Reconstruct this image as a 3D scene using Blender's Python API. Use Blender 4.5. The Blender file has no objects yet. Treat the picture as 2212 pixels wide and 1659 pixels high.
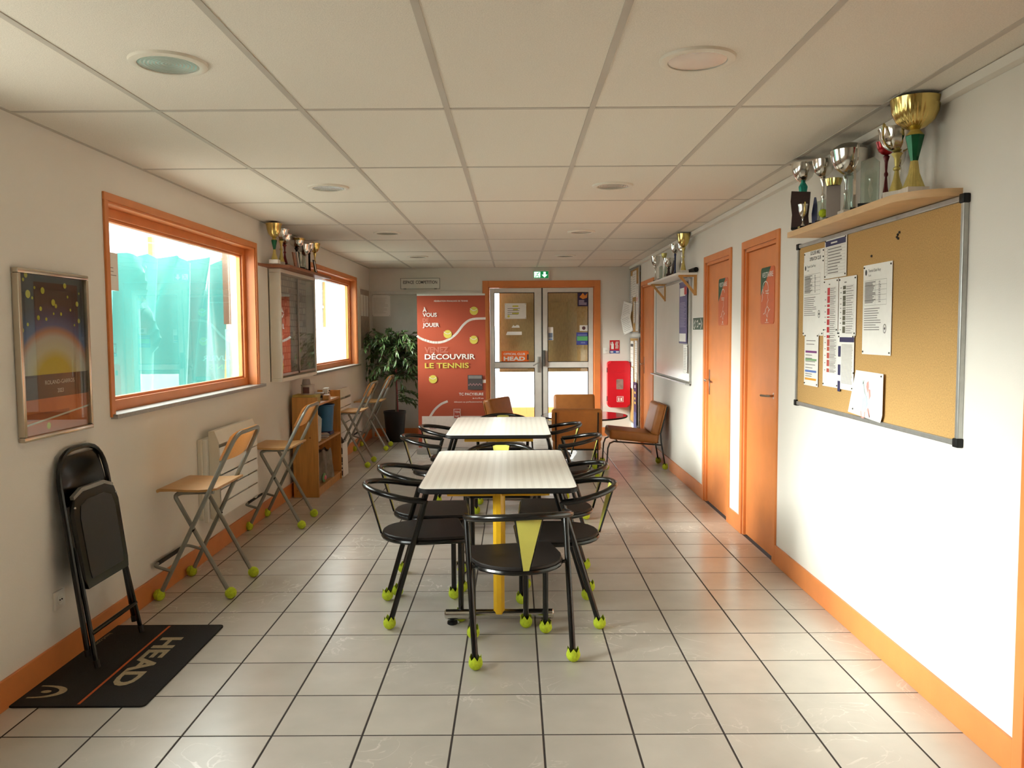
import bpy, bmesh, math, random
from mathutils import Vector, Matrix
random.seed(7)
PI = math.pi
scene = bpy.context.scene
col = scene.collection

# ------------------------------------------------------------------ camera
FPX, PITCH, YAW, ROLL, CAMZ = 1762.64, .0643, -.0031, -.0062, 1.5256
fw = Vector((math.sin(YAW)*math.cos(PITCH), math.cos(YAW)*math.cos(PITCH), -math.sin(PITCH)))
rt = Vector((math.cos(YAW), -math.sin(YAW), 0)); up = rt.cross(fw)
ra = math.cos(ROLL)*rt + math.sin(ROLL)*up; ua = -math.sin(ROLL)*rt + math.cos(ROLL)*up
cam = bpy.data.cameras.new('camera'); cam.sensor_width = 36; cam.sensor_fit = 'HORIZONTAL'
cam.lens = FPX*36/2212; cam.clip_start = .05; cam.clip_end = 200
camo = bpy.data.objects.new('camera', cam); col.objects.link(camo)
camo.matrix_world = Matrix(((ra.x, ua.x, -fw.x, 0), (ra.y, ua.y, -fw.y, 0), (ra.z, ua.z, -fw.z, CAMZ), (0, 0, 0, 1)))
scene.camera = camo

# ------------------------------------------------------------------ light
SKY_STRENGTH, SUN_STRENGTH = 8.0, 9.5
SUN_AZ, SUN_EL, SUN_ANGLE = math.radians(22), math.radians(16), math.radians(21)
world = bpy.data.worlds.new('sky'); scene.world = world; world.use_nodes = True
bgn = world.node_tree.nodes['Background']
bgn.inputs[0].default_value = (1.0, .985, .96, 1); bgn.inputs[1].default_value = SKY_STRENGTH
sd = bpy.data.lights.new('sun_left_offscreen', 'SUN'); sd.energy = SUN_STRENGTH; sd.angle = SUN_ANGLE; sd.color = (1, .96, .90)
so = bpy.data.objects.new('sun_left_offscreen', sd); col.objects.link(so)
sdir = Vector((math.cos(SUN_EL)*math.cos(SUN_AZ), math.cos(SUN_EL)*math.sin(SUN_AZ), -math.sin(SUN_EL)))
so.rotation_euler = sdir.to_track_quat('-Z', 'Y').to_euler(); so.location = (-8, -4, 5)
def portal(name, loc, sx, sy, direction):      # sampling guide in a window opening, gives no light of its own
    l = bpy.data.lights.new(name, 'AREA'); l.shape = 'RECTANGLE'; l.size = sx; l.size_y = sy
    l.cycles.is_portal = True
    o = bpy.data.objects.new(name, l); col.objects.link(o); o.location = loc
    o.rotation_euler = Vector(direction).to_track_quat('-Z', 'Z').to_euler()
vs = scene.view_settings; vs.view_transform = 'Standard'; vs.look = 'None'; vs.gamma = 1; vs.exposure = 0.85
vs.use_curve_mapping = False
scene.cycles.use_denoising = True
scene.cycles.max_bounces = 10; scene.cycles.diffuse_bounces = 6; scene.cycles.transparent_max_bounces = 16
scene.cycles.sample_clamp_indirect = 6; scene.cycles.caustics_reflective = False; scene.cycles.caustics_refractive = False

# ------------------------------------------------------------------ materials
def lin(c):
    c = c/255.0
    return c/12.92 if c <= .04045 else ((c+.055)/1.055)**2.4
def rgb(r, g, b): return (lin(r), lin(g), lin(b), 1)
_m = {}
def mat(name, c, rough=.5, metal=0, n=0, amp=.15, bump=0, bscale=None, space='Object', trans=0, spec=.5, stretch=None, coat=0, alpha=1):
    """principled material with procedural noise in colour (n = scale, amp) and relief (bump, bscale)"""
    if name in _m: return _m[name]
    m = bpy.data.materials.new(name); m.use_nodes = True; nt = m.node_tree; N = nt.nodes; L = nt.links
    p = N['Principled BSDF']; base = rgb(*c)
    p.inputs['Base Color'].default_value = base; p.inputs['Roughness'].default_value = rough
    p.inputs['Metallic'].default_value = metal; p.inputs['Specular IOR Level'].default_value = spec
    p.inputs['Transmission Weight'].default_value = trans; p.inputs['Coat Weight'].default_value = coat
    p.inputs['Alpha'].default_value = alpha
    if n or bump:
        if space == 'Position':
            g = N.new('ShaderNodeNewGeometry'); out = g.outputs['Position']
        else:
            g = N.new('ShaderNodeTexCoord'); out = g.outputs['Object']
        if stretch:
            mp = N.new('ShaderNodeMapping'); mp.inputs['Scale'].default_value = stretch
            L.new(out, mp.inputs['Vector']); out = mp.outputs['Vector']
    if n:
        t = N.new('ShaderNodeTexNoise'); t.inputs['Scale'].default_value = n; t.inputs['Detail'].default_value = 6
        L.new(out, t.inputs['Vector'])
        r = N.new('ShaderNodeValToRGB'); r.color_ramp.elements[0].position = .3; r.color_ramp.elements[1].position = .7
        r.color_ramp.elements[0].color = tuple(v*(1-amp) for v in base[:3])+(1,)
        r.color_ramp.elements[1].color = tuple(min(1, v*(1+amp*.6)) for v in base[:3])+(1,)
        L.new(t.outputs[0], r.inputs[0]); L.new(r.outputs[0], p.inputs['Base Color'])
    if bump:
        t = N.new('ShaderNodeTexNoise'); t.inputs['Scale'].default_value = bscale or 200; t.inputs['Detail'].default_value = 3
        L.new(out, t.inputs['Vector'])
        b = N.new('ShaderNodeBump'); b.inputs['Strength'].default_value = bump; b.inputs['Distance'].default_value = .004
        L.new(t.outputs[0], b.inputs['Height']); L.new(b.outputs[0], p.inputs['Normal'])
    _m[name] = m
    return m
def ink(r, g, b, rough=.6):
    return mat('print_%d_%d_%d' % (r, g, b), (r, g, b), rough, n=30, amp=.05)

WALL = mat('painted_plaster', (226, 221, 212), .75, n=1.3, amp=.04, bump=.15, bscale=160, space='Position')
CEIL = mat('ceiling_tile', (228, 222, 210), .9, n=220, amp=.10, bump=.35, bscale=260, space='Position')
TBAR = mat('ceiling_bar_paint', (190, 183, 172), .55, n=3, amp=.05)
ORANGE = mat('orange_paint', (216, 132, 72), .42, n=7, amp=.07, bump=.06, bscale=60, space='Position')
ORANGE_D = ORANGE
STONE = mat('sill_stone', (150, 148, 142), .4, n=60, amp=.15)
WHITE = mat('white_plastic', (232, 229, 222), .4, n=4, amp=.03)
OFFWHITE = mat('offwhite_enamel', (222, 216, 202), .45, n=6, amp=.05)
BLACK = mat('black_enamel', (11, 10, 9), .2, n=25, amp=.2, spec=.5)
BLACKM = mat('black_plastic', (13, 12, 12), .5, n=25, amp=.2, spec=.3)
SEATB = mat('dark_seat_board', (30, 25, 23), .48, n=40, amp=.25, spec=.3)
CHROME = mat('chrome', (205, 203, 198), .16, 1, n=12, amp=.08)
SILVER = mat('silver_plate', (225, 222, 215), .13, 1, n=30, amp=.10)
GOLD = mat('gold_plate', (216, 192, 118), .17, 1, n=30, amp=.10)
GOLDM = mat('pale_gold_matt', (205, 188, 112), .4, .6, n=60, amp=.12)
ALU = mat('brushed_aluminium', (178, 178, 174), .36, .75, n=30, amp=.08)
ALUW = mat('white_aluminium', (212, 208, 200), .42, n=10, amp=.06)
GREYT = mat('grey_tube_paint', (142, 142, 134), .38, .3, n=20, amp=.10)
PLY = mat('plywood', (196, 150, 94), .38, n=14, amp=.14, stretch=(1, 9, 9))
FELT = mat('tennis_felt', (202, 222, 52), .95, n=90, amp=.16, bump=.9, bscale=330)
WEDGE = mat('yellow_wedge_enamel', (198, 194, 92), .42, n=18, amp=.05)
YELLOW = mat('yellow_enamel', (240, 188, 40), .32, n=18, amp=.06)
TAN = mat('tan_leatherette', (168, 104, 46), .42, n=16, amp=.10, bump=.18, bscale=220)
CORK = mat('cork', (188, 149, 92), .9, n=170, amp=.22, bump=.35, bscale=260, space='Position')
BOARD = mat('fibreboard', (196, 164, 112), .9, n=70, amp=.16, space='Position', stretch=(1, 1, .25))
PAPER = mat('white_paper', (232, 229, 222), .8, n=20, amp=.03)
LIGHTWOOD = mat('light_shelf_wood', (214, 176, 130), .5, n=9, amp=.10, stretch=(1, 1, 6))
REDWOOD = mat('reddish_shelf_wood', (150, 92, 62), .45, n=9, amp=.15, stretch=(6, 1, 6))
PINEB = mat('pine_bracket', (190, 140, 78), .5, n=9, amp=.15, stretch=(6, 6, 1))
MARBLE = mat('pale_marble', (214, 206, 194), .3, n=25, amp=.14)
BURG = mat('burgundy_table_top', (92, 12, 22), .12, n=10, amp=.15, coat=.5)
SMOKE = mat('dark_rubber', (28, 27, 26), .7, n=40, amp=.2)
GREENM = mat('green_trophy_cone', (22, 96, 62), .3, .4, n=30, amp=.2)
TEAL = mat('teal_trophy_stem', (40, 160, 140), .3, .3, n=30, amp=.2)
REDM = mat('red_trophy_lacquer', (170, 24, 34), .2, .4, n=30, amp=.15)
DRED = mat('dark_red_trophy_stem', (110, 22, 30), .3, .2, n=30, amp=.15)
NAVY = mat('navy_lacquer', (42, 52, 96), .35, n=30, amp=.15)
BROWN = mat('dark_brown_wood', (54, 30, 24), .4, n=12, amp=.25, stretch=(1, 1, 6))
RED = mat('red_cabinet_plastic', (205, 22, 38), .3, n=6, amp=.06)
CLAD = mat('white_sheet_cladding', (205, 212, 220), .5, n=3, amp=.06, space='Position')
POST = mat('pale_timber_post', (205, 160, 100), .7, n=12, amp=.15)
GROUND = mat('outdoor_paving', (150, 145, 138), .9, n=8, amp=.15, space='Position')
def pine():
    m = mat('knotty_pine', (196, 138, 72), .45, n=7, amp=.22, stretch=(7, 7, .5), bump=.05, bscale=60)
    nt = m.node_tree; N = nt.nodes; L = nt.links; p = N['Principled BSDF']
    src = p.inputs['Base Color'].links[0].from_socket
    tc = N.new('ShaderNodeTexCoord'); v = N.new('ShaderNodeTexVoronoi'); v.inputs['Scale'].default_value = 8
    L.new(tc.outputs['Object'], v.inputs['Vector'])
    r = N.new('ShaderNodeValToRGB'); r.color_ramp.elements[0].color = (.35, .22, .14, 1); r.color_ramp.elements[0].position = .03
    r.color_ramp.elements[1].color = (1, 1, 1, 1); r.color_ramp.elements[1].position = .1
    L.new(v.outputs['Distance'], r.inputs[0])
    mx = N.new('ShaderNodeMix'); mx.data_type = 'RGBA'; mx.blend_type = 'MULTIPLY'; mx.inputs[0].default_value = 1
    L.new(src, mx.inputs[6]); L.new(r.outputs[0], mx.inputs[7]); L.new(mx.outputs[2], p.inputs['Base Color'])
    return m
PINE = pine()
def floor_tile_mat():
    m = bpy.data.materials.new('grey_ceramic_tile'); m.use_nodes = True; nt = m.node_tree; N = nt.nodes; L = nt.links
    p = N['Principled BSDF']; g = N.new('ShaderNodeNewGeometry'); oi = N.new('ShaderNodeObjectInfo')
    t = N.new('ShaderNodeTexNoise'); t.inputs['Scale'].default_value = 5; t.inputs['Detail'].default_value = 8
    L.new(g.outputs['Position'], t.inputs['Vector'])
    mr = N.new('ShaderNodeMapRange'); mr.inputs['From Min'].default_value = .25; mr.inputs['From Max'].default_value = .75; L.new(t.outputs['Fac'], mr.inputs['Value'])
    r = N.new('ShaderNodeMix'); r.data_type = 'RGBA'; L.new(mr.outputs[0], r.inputs['Factor'])
    r.inputs[6].default_value = rgb(184, 178, 168); r.inputs[7].default_value = rgb(196, 190, 180)
    mul = N.new('ShaderNodeMath'); mul.operation = 'MULTIPLY_ADD'; mul.inputs[1].default_value = .10; mul.inputs[2].default_value = .95
    L.new(oi.outputs['Random'], mul.inputs[0])
    mx = N.new('ShaderNodeMix'); mx.data_type = 'RGBA'; mx.blend_type = 'MULTIPLY'; mx.inputs[0].default_value = 1
    L.new(r.outputs[2], mx.inputs[6]); L.new(mul.outputs[0], mx.inputs[7])
    # chalky scuffs: pale curls along the zero lines of a warped noise, only in some places
    s = N.new('ShaderNodeTexNoise'); s.inputs['Scale'].default_value = 3.2; s.inputs['Detail'].default_value = 4; s.inputs['Distortion'].default_value = 2.0
    L.new(g.outputs['Position'], s.inputs['Vector'])
    sr = N.new('ShaderNodeValToRGB'); e = sr.color_ramp.elements
    e[0].position = .486; e[0].color = (0, 0, 0, 1); e[1].position = .5; e[1].color = (1, 1, 1, 1); q = e.new(.514); q.color = (0, 0, 0, 1)
    L.new(s.outputs['Fac'], sr.inputs[0])
    w = N.new('ShaderNodeTexNoise'); w.inputs['Scale'].default_value = 1.4; w.inputs['Detail'].default_value = 2; L.new(g.outputs['Position'], w.inputs['Vector'])
    wr = N.new('ShaderNodeValToRGB'); wr.color_ramp.elements[0].position = .52; wr.color_ramp.elements[0].color = (0, 0, 0, 1)
    wr.color_ramp.elements[1].position = .64; wr.color_ramp.elements[1].color = (.6, .6, .6, 1); L.new(w.outputs['Fac'], wr.inputs[0])
    mm = N.new('ShaderNodeMath'); mm.operation = 'MULTIPLY'; L.new(sr.outputs[0], mm.inputs[0]); L.new(wr.outputs[0], mm.inputs[1])
    m2 = N.new('ShaderNodeMix'); m2.data_type = 'RGBA'; L.new(mm.outputs[0], m2.inputs['Factor'])
    L.new(mx.outputs[2], m2.inputs[6]); m2.inputs[7].default_value = rgb(240, 234, 226)
    L.new(m2.outputs[2], p.inputs['Base Color'])
    p.inputs['Roughness'].default_value = .24
    return m
TILE = floor_tile_mat()
GROUT = mat('dark_grout', (52, 44, 40), .9, n=40, amp=.2, space='Position')
def glass(name, tint=(1, 1, 1), ior=1.5, rough=0.0, extra=0.0):
    m = bpy.data.materials.new(name); m.use_nodes = True; nt = m.node_tree; N = nt.nodes; L = nt.links
    N.remove(N['Principled BSDF']); out = N['Material Output']
    tr = N.new('ShaderNodeBsdfTransparent'); tr.inputs[0].default_value = tint+(1,)
    gl = N.new('ShaderNodeBsdfGlossy'); gl.inputs['Roughness'].default_value = rough
    lw = N.new('ShaderNodeLayerWeight'); lw.inputs[0].default_value = .5      # facing = 1 - |cos|, the same from both sides
    pw = N.new('ShaderNodeMath'); pw.operation = 'POWER'; pw.inputs[1].default_value = 5; L.new(lw.outputs['Facing'], pw.inputs[0])
    f0 = ((ior-1)/(ior+1))**2
    fr = N.new('ShaderNodeMath'); fr.operation = 'MULTIPLY_ADD'; fr.inputs[1].default_value = 1-f0; fr.inputs[2].default_value = f0
    L.new(pw.outputs[0], fr.inputs[0])
    mx = N.new('ShaderNodeMixShader'); L.new(tr.outputs[0], mx.inputs[1]); L.new(gl.outputs[0], mx.inputs[2])
    if extra:
        a = N.new('ShaderNodeMath'); a.operation = 'ADD'; a.use_clamp = True; a.inputs[1].default_value = extra
        L.new(fr.outputs[0], a.inputs[0]); L.new(a.outputs[0], mx.inputs[0])
    else: L.new(fr.outputs[0], mx.inputs[0])
    L.new(mx.outputs[0], out.inputs[0])
    return m
GLASS = glass('window_glass', (.93, .97, .96), 1.6)
CASEGLASS = glass('case_glass', (.95, .95, .94), 1.6, extra=.05)
CRYSTAL = glass('crystal', (.72, .82, .78), 1.6, .05, .18)
def curtain_mat(name, c, tw=.45):
    m = bpy.data.materials.new(name); m.use_nodes = True; nt = m.node_tree; N = nt.nodes; L = nt.links
    p = N['Principled BSDF']; p.inputs['Base Color'].default_value = rgb(*c); p.inputs['Roughness'].default_value = .3
    t = N.new('ShaderNodeBsdfTranslucent'); t.inputs[0].default_value = rgb(*c)
    nz = N.new('ShaderNodeTexNoise'); nz.inputs['Scale'].default_value = 5
    r = N.new('ShaderNodeValToRGB'); b = rgb(*c)
    r.color_ramp.elements[0].color = tuple(v*.8 for v in b[:3])+(1,); r.color_ramp.elements[1].color = b
    L.new(nz.outputs[0], r.inputs[0]); L.new(r.outputs[0], p.inputs['Base Color'])
    mx = N.new('ShaderNodeMixShader'); mx.inputs[0].default_value = tw
    L.new(p.outputs[0], mx.inputs[1]); L.new(t.outputs[0], mx.inputs[2]); L.new(mx.outputs[0], N['Material Output'].inputs[0])
    return m
def emit(name, c, s):
    m = bpy.data.materials.new(name); m.use_nodes = True; p = m.node_tree.nodes['Principled BSDF']
    p.inputs['Base Color'].default_value = rgb(*c); p.inputs['Emission Color'].default_value = rgb(*c)
    p.inputs['Emission Strength'].default_value = s
    return m
def table_top_mat():
    m = bpy.data.materials.new('white_laminate_dashes'); m.use_nodes = True; nt = m.node_tree; N = nt.nodes; L = nt.links
    p = N['Principled BSDF']; p.inputs['Roughness'].default_value = .32
    tc = N.new('ShaderNodeTexCoord'); sp = N.new('ShaderNodeSeparateXYZ'); L.new(tc.outputs['Object'], sp.inputs[0])
    def cell(sock, step, duty):
        a = N.new('ShaderNodeMath'); a.operation = 'DIVIDE'; a.inputs[1].default_value = step; L.new(sock, a.inputs[0])
        f = N.new('ShaderNodeMath'); f.operation = 'FRACT'; L.new(a.outputs[0], f.inputs[0])
        l = N.new('ShaderNodeMath'); l.operation = 'LESS_THAN'; l.inputs[1].default_value = duty; L.new(f.outputs[0], l.inputs[0])
        return l.outputs[0]
    a = cell(sp.outputs['X'], .042, .42); b = cell(sp.outputs['Y'], .013, .45)
    mu = N.new('ShaderNodeMath'); mu.operation = 'MULTIPLY'; L.new(a, mu.inputs[0]); L.new(b, mu.inputs[1])
    mx = N.new('ShaderNodeMix'); mx.data_type = 'RGBA'; L.new(mu.outputs[0], mx.inputs[0])
    mx.inputs[6].default_value = rgb(243, 240, 231); mx.inputs[7].default_value = rgb(224, 219, 209)
    L.new(mx.outputs[2], p.inputs['Base Color'])
    return m
TABLETOP = table_top_mat()

# ------------------------------------------------------------------ mesh builder
class G:
    def __init__(s): s.bm = bmesh.new()
    def box(s, c, d, rot=None, bev=0, seg=2):
        M = Matrix.Translation(c)
        if rot is not None: M = M @ rot.to_4x4()
        M = M @ Matrix.Diagonal((d[0], d[1], d[2], 1))
        vs_ = bmesh.ops.create_cube(s.bm, size=1, matrix=M)['verts']
        if bev:
            es = list({e for v in vs_ for e in v.link_edges})
            bmesh.ops.bevel(s.bm, geom=es, offset=bev, segments=seg, profile=.6, affect='EDGES', clamp_overlap=True)
        return s
    def bx(s, x0, x1, y0, y1, z0, z1, bev=0):
        return s.box(((x0+x1)/2, (y0+y1)/2, (z0+z1)/2), (x1-x0, y1-y0, z1-z0), bev=bev)
    def tube(s, pts, r, seg=8, closed=False, cap=True):
        P = [Vector(p) for p in pts]; n = len(P); rr = r if isinstance(r, (list, tuple)) else [r]*n
        tg = []
        for i in range(n):
            a = P[(i-1) % n] if (closed or i > 0) else P[0]; b = P[(i+1) % n] if (closed or i < n-1) else P[-1]
            tg.append((b-a).normalized())
        nv = Vector((0, 0, 1)) if abs(tg[0].z) < .9 else Vector((1, 0, 0))
        nv = (nv - tg[0]*nv.dot(tg[0])).normalized(); rings = []
        for i in range(n):
            if i: 
                q = tg[i-1].rotation_difference(tg[i]); nv = (q @ nv); nv = (nv - tg[i]*nv.dot(tg[i])).normalized()
            bv = tg[i].cross(nv)
            rings.append([s.bm.verts.new(P[i] + (nv*math.cos(2*PI*k/seg) + bv*math.sin(2*PI*k/seg))*rr[i]) for k in range(seg)])
        m = n if closed else n-1
        for i in range(m):
            A, B = rings[i], rings[(i+1) % n]
            for k in range(seg): s.bm.faces.new((A[k], A[(k+1) % seg], B[(k+1) % seg], B[k]))
        if cap and not closed:
            s.bm.faces.new(list(reversed(rings[0]))); s.bm.faces.new(rings[-1])
        return s
    def lathe(s, prof, seg=20, c=(0, 0, 0), flute=None, cap=True):
        if flute: seg = max(seg, 4*flute[0])
        rings = []
        for r, z in prof:
            ring = []
            for k in range(seg):
                a = 2*PI*k/seg; q = r
                if flute and flute[2] <= z <= flute[3]: q = r*(1+flute[1]*math.cos(flute[0]*a))
                ring.append(s.bm.verts.new((c[0]+q*math.cos(a), c[1]+q*math.sin(a), c[2]+z)))
            rings.append(ring)
        for A, B in zip(rings, rings[1:]):
            for k in range(seg): s.bm.faces.new((A[k], A[(k+1) % seg], B[(k+1) % seg], B[k]))
        if cap:
            if prof[0][0] > 1e-5: s.bm.faces.new(list(reversed(rings[0])))
            if prof[-1][0] > 1e-5: s.bm.faces.new(rings[-1])
        return s
    def _pr(s, A, B):
        n = len(A); s.bm.faces.new(list(reversed(A))); s.bm.faces.new(B)
        for k in range(n): s.bm.faces.new((A[k], A[(k+1) % n], B[(k+1) % n], B[k]))
    def prism(s, poly, y0, y1):      # polygon in XZ, thickness along Y
        s._pr([s.bm.verts.new((x, y0, z)) for x, z in poly], [s.bm.verts.new((x, y1, z)) for x, z in poly]); return s
    def prismz(s, poly, z0, z1):
        s._pr([s.bm.verts.new((x, y, z0)) for x, y in poly], [s.bm.verts.new((x, y, z1)) for x, y in poly]); return s
    def prismx(s, poly, x0, x1):     # polygon in YZ
        s._pr([s.bm.verts.new((x0, y, z)) for y, z in poly], [s.bm.verts.new((x1, y, z)) for y, z in poly]); return s
    def face(s, pts):
        s.bm.faces.new([s.bm.verts.new(p) for p in pts]); return s
    def grid(s, fn, nu, nv):
        V = [[s.bm.verts.new(fn(i/nu, j/nv)) for j in range(nv+1)] for i in range(nu+1)]
        for i in range(nu):
            for j in range(nv): s.bm.faces.new((V[i][j], V[i+1][j], V[i+1][j+1], V[i][j+1]))
        return s
    def sphere(s, c, r, u=12, v=8, sc=(1, 1, 1)):
        bmesh.ops.create_uvsphere(s.bm, u_segments=u, v_segments=v, radius=r, matrix=Matrix.Translation(c) @ Matrix.Diagonal((sc[0], sc[1], sc[2], 1))); return s
    def mesh(s, name, m, smooth=True, fix=True):
        if fix: bmesh.ops.recalc_face_normals(s.bm, faces=s.bm.faces)
        me = bpy.data.meshes.new(name); s.bm.to_mesh(me); s.bm.free(); me.materials.append(m)
        if smooth:
            me.polygons.foreach_set('use_smooth', [True]*len(me.polygons)); me.set_sharp_from_angle(angle=math.radians(38))
        return me
    def out(s, name, m, parent=None, smooth=True, fix=True):
        return link(name, s.mesh(name, m, smooth, fix), parent)
def link(name, me, parent=None):
    o = bpy.data.objects.new(name, me); col.objects.link(o)
    if parent is not None: o.parent = parent
    return o
def tag(o, label=None, cat=None, group=None, kind=None):
    if label: o['label'] = label
    if cat: o['category'] = cat
    if group: o['group'] = group
    if kind: o['kind'] = kind
    return o
def thing(name, label, cat, loc=(0, 0, 0), rz=0, group=None, rot=None):
    o = bpy.data.objects.new(name, None); col.objects.link(o); o.empty_display_size = .05
    o.location = loc; o.rotation_euler = rot if rot else (0, 0, rz)
    return tag(o, label, cat, group)
def struct(name, loc=(0, 0, 0), rz=0, label=None):
    o = bpy.data.objects.new(name, None); col.objects.link(o); o.empty_display_size = .05
    o.location = loc; o.rotation_euler = (0, 0, rz); o['kind'] = 'structure'
    if label: o['label'] = label
    return o
def copy_tree(o, parent=None):
    c = o.copy(); col.objects.link(c)
    if parent is not None: c.parent = parent
    for ch in list(o.children): copy_tree(ch, c)
    return c
def rotx(a): return Matrix.Rotation(a, 3, 'X')
def roty(a): return Matrix.Rotation(a, 3, 'Y')
def rotz(a): return Matrix.Rotation(a, 3, 'Z')
def fillet(pts, rad, n=5, closed=False):
    P = [Vector(p) for p in pts]; out = []; N = len(P)
    for i in range(N):
        if not closed and i in (0, N-1): out.append(P[i]); continue
        a, b, c = P[i-1], P[i], P[(i+1) % N]; u = (a-b); v = (c-b)
        d = min(rad, u.length*.48, v.length*.48); s0 = b+u.normalized()*d; s1 = b+v.normalized()*d
        for k in range(n+1):
            t = k/n; out.append(s0*(1-t)**2 + b*2*t*(1-t) + s1*t*t)
    return out
def rrect(w, h, r, n=5, cx=0, cy=0):
    o = []
    for sx, sy, a0 in ((1, 1, 0), (-1, 1, PI/2), (-1, -1, PI), (1, -1, 1.5*PI)):
        for k in range(n+1):
            a = a0 + k/n*PI/2; o.append((cx+sx*(w/2-r)+r*math.cos(a), cy+sy*(h/2-r)+r*math.sin(a)))
    return o
# --- flat print: X right, Z up, the viewer looks along +Y
_tc = {}
def text_mesh(s, bold=0, outline=0, shear=0, space=1):
    k = (s, bold, outline, shear, space)
    if k in _tc: return _tc[k]
    cu = bpy.data.curves.new('t', 'FONT'); cu.body = s; cu.size = 1; cu.shear = shear; cu.space_character = space
    cu.resolution_u = 3
    if outline: cu.fill_mode = 'NONE'; cu.bevel_depth = outline; cu.bevel_resolution = 0
    else: cu.fill_mode = 'FRONT'; cu.offset = bold
    ob = bpy.data.objects.new('t', cu); me = bpy.data.meshes.new_from_object(ob)
    vs_ = [tuple(v.co) for v in me.vertices]; fs = [tuple(p.vertices) for p in me.polygons]
    bpy.data.objects.remove(ob); bpy.data.meshes.remove(me); bpy.data.curves.remove(cu)
    _tc[k] = (vs_, fs); return _tc[k]
def rails(x0, x1, z0, z1, t):
    return ((x0, x1, z0, z0+t), (x0, x1, z1-t, z1), (x0, x0+t, z0+t, z1-t), (x1-t, x1, z0+t, z1-t))
class Art:
    """collects flat printed shapes, one mesh per name, each layer a fraction of a millimetre proud"""
    def __init__(s, parent, y=0): s.p = parent; s.y = y; s.d = {}; s.k = 0
    def g(s, name, m):
        if name not in s.d:
            s.k += 1; s.d[name] = (G(), m, s.y-.0005*s.k)
        return s.d[name]
    def poly(s, name, m, pts):
        g, _, y = s.g(name, m); g.face([(x, y, z) for x, z in pts])
    def rect(s, name, m, x0, x1, z0, z1): s.poly(name, m, [(x0, z0), (x1, z0), (x1, z1), (x0, z1)])
    def disc(s, name, m, x, z, r, n=16, sx=1): s.poly(name, m, [(x+r*sx*math.cos(2*PI*k/n), z+r*math.sin(2*PI*k/n)) for k in range(n)])
    def stroke(s, name, m, pts, w):
        g, _, y = s.g(name, m); n = len(pts)
        for i in range(n-1):
            a = Vector(pts[i]); b = Vector(pts[i+1]); d = (b-a)
            if d.length < 1e-6: continue
            d.normalize(); q = Vector((-d.y, d.x))*w/2; e = d*w*.2
            P = [a-e+q, a-e-q, b+e-q, b+e+q]; g.face([(p.x, y, p.y) for p in P])
    def text(s, name, m, t, x, z, size, bold=0, outline=0, align='L', width=None, shear=0, space=1):
        vs_, fs = text_mesh(t, bold, outline, shear, space)
        if not vs_: return
        x0 = min(v[0] for v in vs_); x1 = max(v[0] for v in vs_); sx = size
        if width: sx = width/(x1-x0)
        off = {'L': -x0, 'C': -(x0+x1)/2, 'R': -x1}[align]
        g, _, y = s.g(name, m); V = [g.bm.verts.new((x+(v[0]+off)*sx, y+v[2]*size*.2, z+v[1]*size)) for v in vs_]
        for f in fs:
            try: g.bm.faces.new([V[i] for i in f])
            except ValueError: pass
    def done(s):
        for name, (g, m, y) in s.d.items(): g.out(name.split('#')[0], m, s.p, smooth=False, fix=False)
RZ_R, RZ_L, RZ_B = -PI/2, PI/2, 0.0     # facing of things on the right, left and back wall

XL, XR, YB, YF, ZC = -2.09, 1.70, 11.83, -2.5, 2.443

# ================================================================== THE SETTING
# ---- floor
floor = struct('floor', label='grey square ceramic tiles with dark joints')
G().bx(XL-.05, XR+.05, YF-.05, YB+.05, -.12, -.0012).out('grout_bed', GROUT, floor, smooth=False)
_tm = {}
def tile_mesh(w, d):
    k = (round(w, 3), round(d, 3))
    if k not in _tm:
        g = G(); a, b = w/2, d/2; e = .0014
        def ring(i, z): return [g.bm.verts.new((sx*(a-i), sy*(b-i), z)) for sx, sy in ((-1, -1), (1, -1), (1, 1), (-1, 1))]
        R0, R1, R2 = ring(0, -.006), ring(0, -.0008), ring(e, 0)
        for A, B in ((R0, R1), (R1, R2)):
            for q in range(4): g.bm.faces.new((A[q], A[(q+1) % 4], B[(q+1) % 4], B[q]))
        g.bm.faces.new(R2); _tm[k] = g.mesh('floor_tile', TILE, smooth=False)
    return _tm[k]
TS, TJ = .3433, .0080
xs = [XL] + [-.2426+TS*k for k in range(-5, 6)] + [XR]
nt_ = 0; rest = G()
for j in range(-20, 27):
    y0 = 3.002+TS*j; y1 = min(y0+TS, YB)
    if y1 < YF or y0 > YB: continue
    for i in range(len(xs)-1):
        x0, x1 = xs[i], xs[i+1]; w, d = x1-x0-TJ, y1-y0-TJ
        if -1 <= j <= 23:
            o = link('floor_tile', tile_mesh(w, d), floor); o.location = ((x0+x1)/2, (y0+y1)/2, 0); nt_ += 1
        else: rest.box(((x0+x1)/2, (y0+y1)/2, -.003), (w, d, .006))
tag(rest.out('outlying_floor_tiles', TILE, floor, smooth=False), kind='stuff')

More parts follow.
